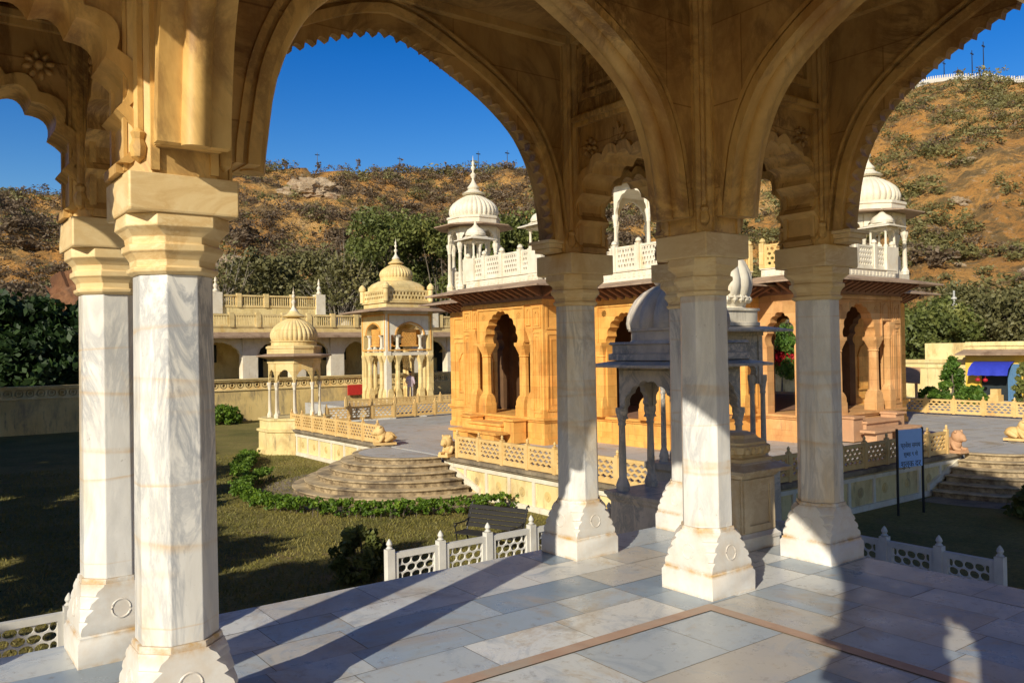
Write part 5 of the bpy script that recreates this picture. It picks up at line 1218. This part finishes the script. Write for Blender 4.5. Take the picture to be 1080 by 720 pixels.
def link_mesh(name, me, parent=None):
    o = bpy.data.objects.new(name, me); COL.objects.link(o)
    if parent: o.parent = parent
    return o
def make_tree(label, loc, h, cr, leaf, bark, seed, group=None, clusters=46, leaves=6500, ls=.22, trunk=.22, low=.25, cz=.62, sq=.8, bare=0.0, name='tree', cat='tree'):
    rg = np.random.default_rng(seed); rd = random.Random(seed)
    r = thing(name, label, cat, loc, group)
    cen, siz = [], []
    lob = [(rd.uniform(.55, 1.1)) for _ in range(9)]
    for _ in range(clusters):
        a = rd.uniform(0, 2 * PI); e = rd.uniform(-.75, 1.0); q = rd.uniform(.35, 1.0) ** .6
        k = lob[int(a / (2 * PI) * 9) % 9] * q
        cen.append((cr * k * math.cos(a) * math.sqrt(max(0.05, 1 - e * e * .8)), cr * k * math.sin(a) * math.sqrt(max(0.05, 1 - e * e * .8)), h * cz + (h * (1 - cz)) * e * (.7 + .3 * lob[int(a * 3) % 9]))); siz.append(cr * rd.uniform(.16, .34))
    t = MB(); top = h * cz * 1.1; bend = (rd.uniform(-.3, .3), rd.uniform(-.3, .3))
    t.tube([(0, 0, -.4), (bend[0] * .3, bend[1] * .3, h * .15), (bend[0], bend[1], h * .38), (bend[0] * 1.5, bend[1] * .7, top)], [trunk * 1.35, trunk, trunk * .75, trunk * .2], 9)
    for i, c in enumerate(cen):
        if i % 2 == 0 or bare:
            z0 = h * rd.uniform(low, .5); mid = (c[0] * .5 + bend[0] + rd.uniform(-.3, .3), c[1] * .5 + bend[1] + rd.uniform(-.3, .3), (z0 + c[2]) / 2 + rd.uniform(0, .08 * h))
            t.tube([(bend[0] * .8, bend[1] * .8, z0), mid, c], [trunk * .42, trunk * .24, trunk * .06], 5)
            if bare:
                for _ in range(5):
                    e2 = (c[0] + rd.gauss(0, cr * .22), c[1] + rd.gauss(0, cr * .22), c[2] + rd.gauss(.2, cr * .2)); t.tube([mid, tuple((mid[k] + e2[k]) / 2 + rd.gauss(0, .12) for k in range(3)), e2], [trunk * .2, trunk * .11, trunk * .03], 4)
    t.build('trunk', bark, r, smooth=60)
    if leaves:
        v, f = leaf_quads(cen, siz, leaves, ls, rg); link_mesh('crown', mesh_np('crown', v, f, leaf), r)
    return r
TG = 'trees at the foot of the hill'
far_trees = [   # (az, dist, h, crown, material, leaf seed, label)
    (73.2, 66, 12.0, 4.6, 'pale', 'bare pale-branched tree behind the left end of the arcaded hall'),
    (70.0, 70, 11.2, 5.0, 'olive', 'olive-green spreading tree behind the left half of the arcaded hall'),
    (67.4, 72, 11.0, 5.0, 'olive', 'olive-green tree behind the upper storey of the arcaded hall'),
    (64.8, 68, 11.6, 4.8, 'olive2', 'twiggy grey-green tree right of the upper storey of the arcaded hall'),
    (62.0, 70, 14.6, 5.4, 'green', 'tall dark green tree behind the dome of the gate pavilion, on its left'),
    (58.6, 68, 14.0, 5.6, 'green', 'tall dark green tree behind the dome of the gate pavilion, on its right'),
    (55.2, 72, 14.0, 5.0, 'green', 'broad dark green tree behind the left roof kiosk of the cenotaph'),
    (51.6, 72, 14.6, 4.4, 'green', 'dark green tree showing right of the left roof kiosk of the cenotaph'),
    (30.0, 74, 6.4, 4.2, 'green', 'dense green tree between the cenotaph corner and the yellow building'),
    (27.3, 72, 5.2, 4.2, 'green', 'fresh green tree behind the left end of the yellow building'),
    (24.6, 76, 5.2, 4.6, 'olive', 'olive-green tree behind the middle of the yellow building'),
    (22.0, 74, 5.2, 4.8, 'olive', 'olive-green tree behind the yellow building at the right edge'),
    (34.5, 78, 9, 4.5, 'green', 'green tree hidden mostly behind the cenotaph right porch'),
    (41, 80, 9, 4.5, 'olive', 'olive tree seen through the small arch left of the middle column'),
]
for i, (az, d, h_, cr_, k, lab) in enumerate(far_trees):
    x = HC.x + d * math.cos(R(az)); y = HC.y + d * math.sin(R(az)); z = min(hill_h(az, d)[0], G + 3) - .3
    lf = {'pale': 'leaf_olive', 'olive': 'leaf_olive', 'olive2': 'leaf_olive', 'green': 'leaf_tree', 'bright': 'leaf_bright'}[k]
    make_tree(lab, (x, y, z), h_, cr_, M[lf], M['bark_pale'] if k in ('pale', 'olive2') else M['bark'], 100 + i, TG, clusters=34 if k == 'pale' else 60, leaves={'pale': 3000, 'olive': 15000, 'olive2': 9000, 'green': 21000, 'bright': 16000}[k], ls=.165, bare=1 if k in ('pale', 'olive2') else 0, cz=.55)
# dark tree mass at the left beyond the wall
for i, (az, d, h_, cr_) in enumerate(((84.4, 57, 7.4, 4.4), (81.0, 58, 6.9, 4.2), (78.0, 60, 7.0, 4.2), (88.0, 58, 7.6, 4.4))):
    x = HC.x + d * math.cos(R(az)); y = HC.y + d * math.sin(R(az))
    make_tree(['dense dark tree beyond the boundary wall at the far left edge', 'dense dark tree beyond the boundary wall just left of the two marble columns', 'dense dark tree beyond the boundary wall behind the left marble columns', 'dense dark tree beyond the boundary wall outside the left edge'][i], (x, y, G), h_, cr_, M['leaf_dark'], M['bark'], 200 + i, 'dark trees beyond the wall at left', clusters=60, leaves=12000, ls=.26, low=.1, cz=.5)
# trees west of the garden, out of frame, whose shadows cross the lawn
for i, (x, y, h_, cr_) in enumerate(((-13, 3.5, 8.3, 3.3), (-12.5, 8.0, 7.9, 3.2), (-14, 13.0, 7.9, 3.2), (-13, 18.5, 9.4, 3.6), (-12, 24, 9.2, 3.6), (-13, 29.5, 10, 3.8), (-11.5, 35, 10.5, 4.0), (-13, 40.5, 10.5, 4), (-17, -2, 8.0, 3.2), (-8.5, 38.0, 10.5, 3.8), (-8, 42.0, 10.5, 3.6), (-9.5, 15.5, 6.6, 2.9), (-9.5, 21.5, 6.8, 3.0), (-9, 27.5, 7.0, 3.0), (-8.5, 33, 7.4, 3.0))):
    make_tree('broad garden tree west of the pavilion, outside the view to the left', (x, y, G), h_, cr_, M['leaf_tree'], M['bark'], 300 + i, 'garden trees west of the lawn', clusters=44, leaves=4600, ls=.30, low=.12, cz=.5)
# bougainvillea glimpsed through the right-hand porch, small conifer and shrubs near the yellow building
bx, by = 30.0, 20.9
bo = thing('bougainvillea', 'bougainvillea bush with red bracts seen through the right porch of the cenotaph', 'shrub', (42.0, 29.4, TZ))
rg = np.random.default_rng(5)
v, f = leaf_quads([(rg.normal(0, 1.1), rg.normal(0, 1.1), 1.2 + rg.random() * 3.4) for _ in range(24)], [.7] * 24, 5200, .13, rg); link_mesh('foliage', mesh_np('foliage', v, f, M['leaf_bright']), bo)
v, f = leaf_quads([(rg.normal(-.4, .8), rg.normal(-.4, .8), 1.7 + rg.random() * .9) for _ in range(12)], [.5] * 12, 2600, .10, rg); link_mesh('bracts', mesh_np('bracts', v, f, M['flower_red']), bo)
m = MB(); m.tube([(0, 0, -.1), (.1, 0, 1.2), (-.2, .1, 2.4), (0, .2, 4)], [.09, .06, .04, .01], 6); m.build('stem', M['bark'], bo)
def cone_shrub(label, loc, h, r, mat, seed, n=3200, ls=.09, group=None, shape='cone', name='shrub', cat='shrub'):
    rg = np.random.default_rng(seed); o = thing(name, label, cat, loc, group); C, S = [], []
    for _ in range(60):
        t = rg.random(); a = rg.random() * 2 * PI; q = r * ((1 - t) ** .8 if shape == 'cone' else math.sqrt(max(0, 1 - (t * 1.6 - .6) ** 2))) * (.4 + .6 * rg.random())
        C.append((q * math.cos(a), q * math.sin(a), .12 * h + t * .86 * h)); S.append(r * (.16 + .2 * rg.random()))
    v, f = leaf_quads(C, S, n, ls, rg); link_mesh('foliage', mesh_np('foliage', v, f, mat), o)
    m = MB(); m.tube([(0, 0, -.1), (.02, 0, h * .4), (0, .02, h * .9)], [r * .08 + .01, r * .05 + .006, .004], 6)
    for c in C[:14]: m.tube([(0, 0, c[2] * .4), (c[0] * .6, c[1] * .6, c[2] * .8), c], [.012, .008, .003], 4)
    m.build('stem', M['bark'], o); return o
cone_shrub('pointed conical green shrub in front of the yellow building', (38, 16.6, TZ - .1), 2.35, .85, M['leaf_bright'], 1, 4200)
cone_shrub('rounded green shrub at the foot of the conical shrub, left side', (37.6, 17.5, TZ - .1), .8, .6, M['leaf_bright'], 2, 2600, shape='round')
cone_shrub('rounded green shrub between the conical shrub and the blue awning', (37.8, 15.5, TZ - .1), .9, .6, M['leaf_bright'], 3, 2600, shape='round')
cone_shrub('leafy shrub at the right edge in front of the yellow building', (38.2, 13.4, TZ - .1), 2.1, .6, M['leaf_tree'], 4, 2600)
cone_shrub('dark spiky young shrub on the lawn in front of the white pierced railing', (2.25, 9.75, G), .95, .5, M['leaf_tree'], 5, 3000, ls=.06, shape='round')
cone_shrub('low green bush against the boundary wall left of the octagonal kiosk', (10.8, 44.6, G), 1.0, 1.0, M['leaf_hedge'], 6, 2400, ls=.10, shape='round')
cone_shrub('small leafy plant with long shoots by the boundary wall', (9.0, 44.9, G), 1.6, .7, M['leaf_hedge'], 7, 900, ls=.11, shape='round')
cone_shrub('dark leafy clump in shadow below the right-hand stairs', (16.6, 4.2, G), .8, .9, M['leaf_tree'], 8, 2400, ls=.09, shape='round')
# clipped hedges
def hedge(label, pts, w, h, seed, group, n_per_m=1500):
    P = [Vector((a, b, 0)) for a, b in pts]; rg = np.random.default_rng(seed); L = [0]
    for i in range(1, len(P)): L.append(L[-1] + (P[i] - P[i - 1]).length)
    o = thing('hedge', label, 'hedge', (P[0].x, P[0].y, G), group); n = int(L[-1] * n_per_m); C = []
    for _ in range(int(L[-1] * 70)):
        t = rg.random() * L[-1]; i = max(k for k in range(len(L) - 1) if L[k] <= t); q = P[i].lerp(P[i + 1], (t - L[i]) / (L[i + 1] - L[i]))
        C.append((q.x - P[0].x + rg.uniform(-w / 2, w / 2), q.y - P[0].y + rg.uniform(-w / 2, w / 2), h * (.12 + .80 * rg.random() ** .55)))
    v, f = leaf_quads(C, [.075] * len(C), n, .036, rg, .6); v[:, 2] = np.maximum(v[:, 2], .0); link_mesh('foliage', mesh_np('foliage', v, f, M['leaf_hedge']), o)
    m = MB()
    for c in C[::9]: m.tube([(c[0], c[1], -.03), (c[0] + .03, c[1], c[2])], [.012, .004], 4)
    m.build('stems', M['bark'], o); return o
HG = 'clipped hedges round the sunny stairs'
arc = lambda r_, a0, a1, n=12: [(PX0 + r_ * math.cos(R(a0 + (a1 - a0) * i / n)), SC + r_ * math.sin(R(a0 + (a1 - a0) * i / n))) for i in range(n + 1)]
hedge('clipped sunlit hedge curving round the foot of the sunny stairs', arc(5.1, 268, 178), .5, .42, 21, HG)
hedge('clipped hedge left of the stairs, turning toward the platform wall', arc(5.1, 172, 128, 8), .5, .42, 22, HG)
hedge('shaded hedge along the platform wall toward the octagonal kiosk', [(4.6, 23.2), (5.2, 25), (6.0, 26.6), (6.6, 28)], .6, .42, 23, HG)
# ------------------------------------------------------------------ scrub on the hill
def scrub_mesh(seed, mat, n=150, ls=.17):
    rg = np.random.default_rng(seed); C = [(rg.normal(0, .55), rg.normal(0, .55), .35 + rg.random() * .9) for _ in range(9)]
    v, f = leaf_quads(C, [.55] * 9, n, ls, rg, .45); return mesh_np('bush', v, f, mat)
SM = [scrub_mesh(400 + i, M['scrub_brown'] if i < 4 else M['scrub_green'], 330) for i in range(8)]
rd = random.Random(3); spots = []
while len(spots) < 6500:
    az = rd.uniform(17, 89); t = rd.random() ** .8; rr_ = rr_of(az); r_ = 70 + (rr_ + 4 - 70) * t
    z, x, y = hill_h(az, r_); den = noise.fractal(Vector((x, y, 0)) * (.035 if az > 42 else .08) + Vector((5, 5, 5)), 1, 2, 3)
    if den < (rd.uniform(-.75, .12) if az > 42 else rd.uniform(-.5, .4)): continue
    if az < 33 and t > .95: continue
    low = 1 - t; green = (az < 40 and rd.random() < .75) or rd.random() < .15 + .25 * (t > .9)
    s = rd.uniform(.5, 1.35) * (.8 if az < 42 else 1) * (1.0 if rd.random() < .9 else 1.5); spots.append((az, r_, x, y, z, s, green))
vis = lambda a: (17 < a < 32) or (44 < a < 77) or (80 < a < 88)
order = sorted(range(len(spots)), key=lambda i: -(spots[i][5] / spots[i][1]) * (1 if vis(spots[i][0]) else .01))
big = set(order[:280]); vs, fs, off = {0: [], 1: []}, {0: [], 1: []}, {0: 0, 1: 0}
for i, (az, r_, x, y, z, s, gr) in enumerate(spots):
    me = SM[rd.randrange(4) + (4 if gr else 0)]; rz = rd.uniform(0, 6.28); sc = s * (1.15 if gr else 1.0)
    if i in big:
        o = link_mesh('hill_bush', me); o.location = (x, y, z - .1); o.rotation_euler.z = rz; o.scale = (sc * 1.3, sc * 1.3, sc)
        tag(o, 'olive green bush on the dry hillside' if gr else 'brown dry bush on the rocky hillside', 'bush', 'bushes scattered over the hillside')
    else:
        k = int(gr); co = np.empty(len(me.vertices) * 3, np.float32); me.vertices.foreach_get('co', co); co = co.reshape(-1, 3)
        co = co[:640 if r_ < 110 else 380]
        c, sn = math.cos(rz), math.sin(rz); q = np.stack([(co[:, 0] * c - co[:, 1] * sn) * sc * 1.3 + x, (co[:, 0] * sn + co[:, 1] * c) * sc * 1.3 + y, co[:, 2] * sc + z - .1], 1)
        vs[k].append(q); fs[k].append(np.arange(len(q)).reshape(-1, 4) + off[k]); off[k] += len(q)
for k, nm in ((0, 'dry_scrub'), (1, 'green_scrub')):
    tag(link_mesh(nm, mesh_np(nm, np.concatenate(vs[k]), np.concatenate(fs[k]), M['scrub_brown' if k == 0 else 'scrub_green'])), kind='stuff')
# rocks
def boulder(label, az, d, s, mat, seed, dz=0):
    z, x, y = hill_h(az, d); bm = bmesh.new(); bmesh.ops.create_icosphere(bm, subdivisions=5, radius=1)
    for v in bm.verts:
        p = v.co.copy(); q = 1 + .38 * noise.fractal(p * 1.3 + Vector((seed, 0, 0)), .8, 2.1, 6) + .26 * noise.cell(p * 2.2 + Vector((seed, 3, 0))); v.co = Vector((p.x * s[0] * q, p.y * s[1] * q, p.z * s[2] * q))
    me = bpy.data.meshes.new('rock_outcrop'); bm.to_mesh(me); bm.free(); me.materials.append(mat); o = link_mesh('rock_outcrop', me); o.location = (x, y, z + dz); o.rotation_euler.z = R(az); tag(o, label, 'rock'); return o
boulder('rounded red-brown rock outcrop on the slope left of the marble columns', 80.9, 92, (3.5, 5.5, 4.2), M['rock'], 1, -.5)
boulder('small red-brown rock outcrop beside the left marble columns', 79.0, 90, (3, 2.6, 3.0), M['rock'], 2, -.3)
boulder('pale rock outcrop high on the hillside in the middle of the wide arch', 66.8, 178, (3.5, 6, 3.2), M['rock_pale'], 3, -1)
boulder('pale rocky scar low on the hill behind the arcaded hall trees', 70.5, 118, (8, 9, 3.0), M['rock_pale'], 4, -1.2)
boulder('pale rock ridge low on the hill right of the rocky scar', 67.0, 100, (6, 5, 2.4), M['rock_pale'], 5, -.8)
for i in range(26):
    az = rd.choice([rd.uniform(19, 31), rd.uniform(19, 31), rd.uniform(55, 75)]); d = rd.uniform(80, 185); s = rd.uniform(.4, 1.1); o = boulder('pale weathered boulder lying on the dry hillside', az, d, (s, s * 1.4, s * .7), M['rock_pale'], 10 + i, -.1); o['group'] = 'boulders scattered over the hillside'; o.name = 'boulder'
# fort wall along the ridge at right, masts on the crest
fw_ = thing('fort_wall', 'white crenellated fort wall running along the hill crest at upper right', 'wall', (0, 0, 0))
m = MB(); prev = None
for k in range(150):
    az = 14 + k * .125; z, x, y = hill_h(az, rr_of(az) * .995)
    if prev is not None:
        px_, py_, pz_ = prev; d = Vector((x - px_, y - py_, 0)); n = Vector((-d.y, d.x, 0)).normalized() * .4; zt = max(z, pz_) + .45
        m.loft([[(px_ - n.x, py_ - n.y, pz_ - 2), (px_ + n.x, py_ + n.y, pz_ - 2), (px_ + n.x, py_ + n.y, zt), (px_ - n.x, py_ - n.y, zt)], [(x - n.x, y - n.y, z - 2), (x + n.x, y + n.y, z - 2), (x + n.x, y + n.y, zt), (x - n.x, y - n.y, zt)]])
        a_ = Vector((px_, py_, zt)) + d * .05; b__ = Vector((px_, py_, zt)) + d * .7
        m.loft([[tuple(a_ - n * .9), tuple(a_ + n * .9), tuple(b__ + n * .9), tuple(b__ - n * .9)], [tuple(q + Vector((0, 0, .6)) + (((a_ + b__) / 2 - q) * (.3))) for q in (a_ - n * .9, a_ + n * .9, b__ + n * .9, b__ - n * .9)]])
    prev = (x, y, z)
m.build('rampart', M['fort'], fw_)
for i, (az, h_) in enumerate(((24.2, 6), (23.6, 7.5), (25.7, 4), (55.6, 5.5), (53.6, 6), (61.0, 4), (66.5, 4.5))):
    z, x, y = hill_h(az, rr_of(az)); o = thing('mast', ['thin mast left of the fort crest pair', 'thin mast with crossbar on the fort crest', 'short mast on the fort wall', 'thin dark mast on the crest above the left roof kiosk', 'thin dark mast on the crest right of the left roof kiosk', 'thin dark mast on the crest in the middle of the wide arch', 'thin dark mast on the crest left of the wide arch centre'][i], 'mast', (x, y, z - .5))
    m = MB(); m.tube([(0, 0, 0), (0, 0, h_)], [.12, .07], 5); m.build('shaft', M['iron'], o); m = MB(); m.box(-.6, -.05, h_ * .86, .6, .05, h_ * .9); m.build('cross_arm', M['iron'], o)
for i, az in enumerate((66.4, 60.9, 57.8, 70.3, 68.6, 63.8, 29.5, 27.8, 24.9, 51.5)):
    z, x, y = hill_h(az, rr_of(az)); make_tree('small bare tree standing on the hill crest', (x, y, z - .3), 2.0 + (i * 7 % 4) * .4, .9, M['scrub_brown'], M['bark'], 500 + i, 'small trees on the hill crest', clusters=14, leaves=260, ls=.18, trunk=.06, bare=1)
# grass blades on the near lawn and litter-free tufts along edges
rg = np.random.default_rng(77); n = 60000
p = np.stack([rg.uniform(-4, 8.2, n), rg.uniform(6.2, 30, n), np.full(n, G)], 1); keep = rg.random(n) < np.clip(1.3 - (p[:, 1] - 6) / 26, .2, 1); p = p[keep]; n = len(p)
ang = rg.random(n) * 2 * PI; hh = .03 + .04 * rg.random(n); wv = np.stack([np.cos(ang), np.sin(ang), np.zeros(n)], 1) * .012; ln = np.stack([rg.normal(0, .03, n), rg.normal(0, .03, n), hh], 1)
v = np.stack([p - wv, p + wv, p + ln + wv * .3, p + ln - wv * .3], 1).reshape(-1, 3); gm = leafmat('grass_blades', (.12, .13, .022), (.24, .21, .045), (.36, .30, .085), .5)
tag(link_mesh('grass', mesh_np('grass', v, np.arange(n * 4).reshape(-1, 4), gm)), kind='stuff')
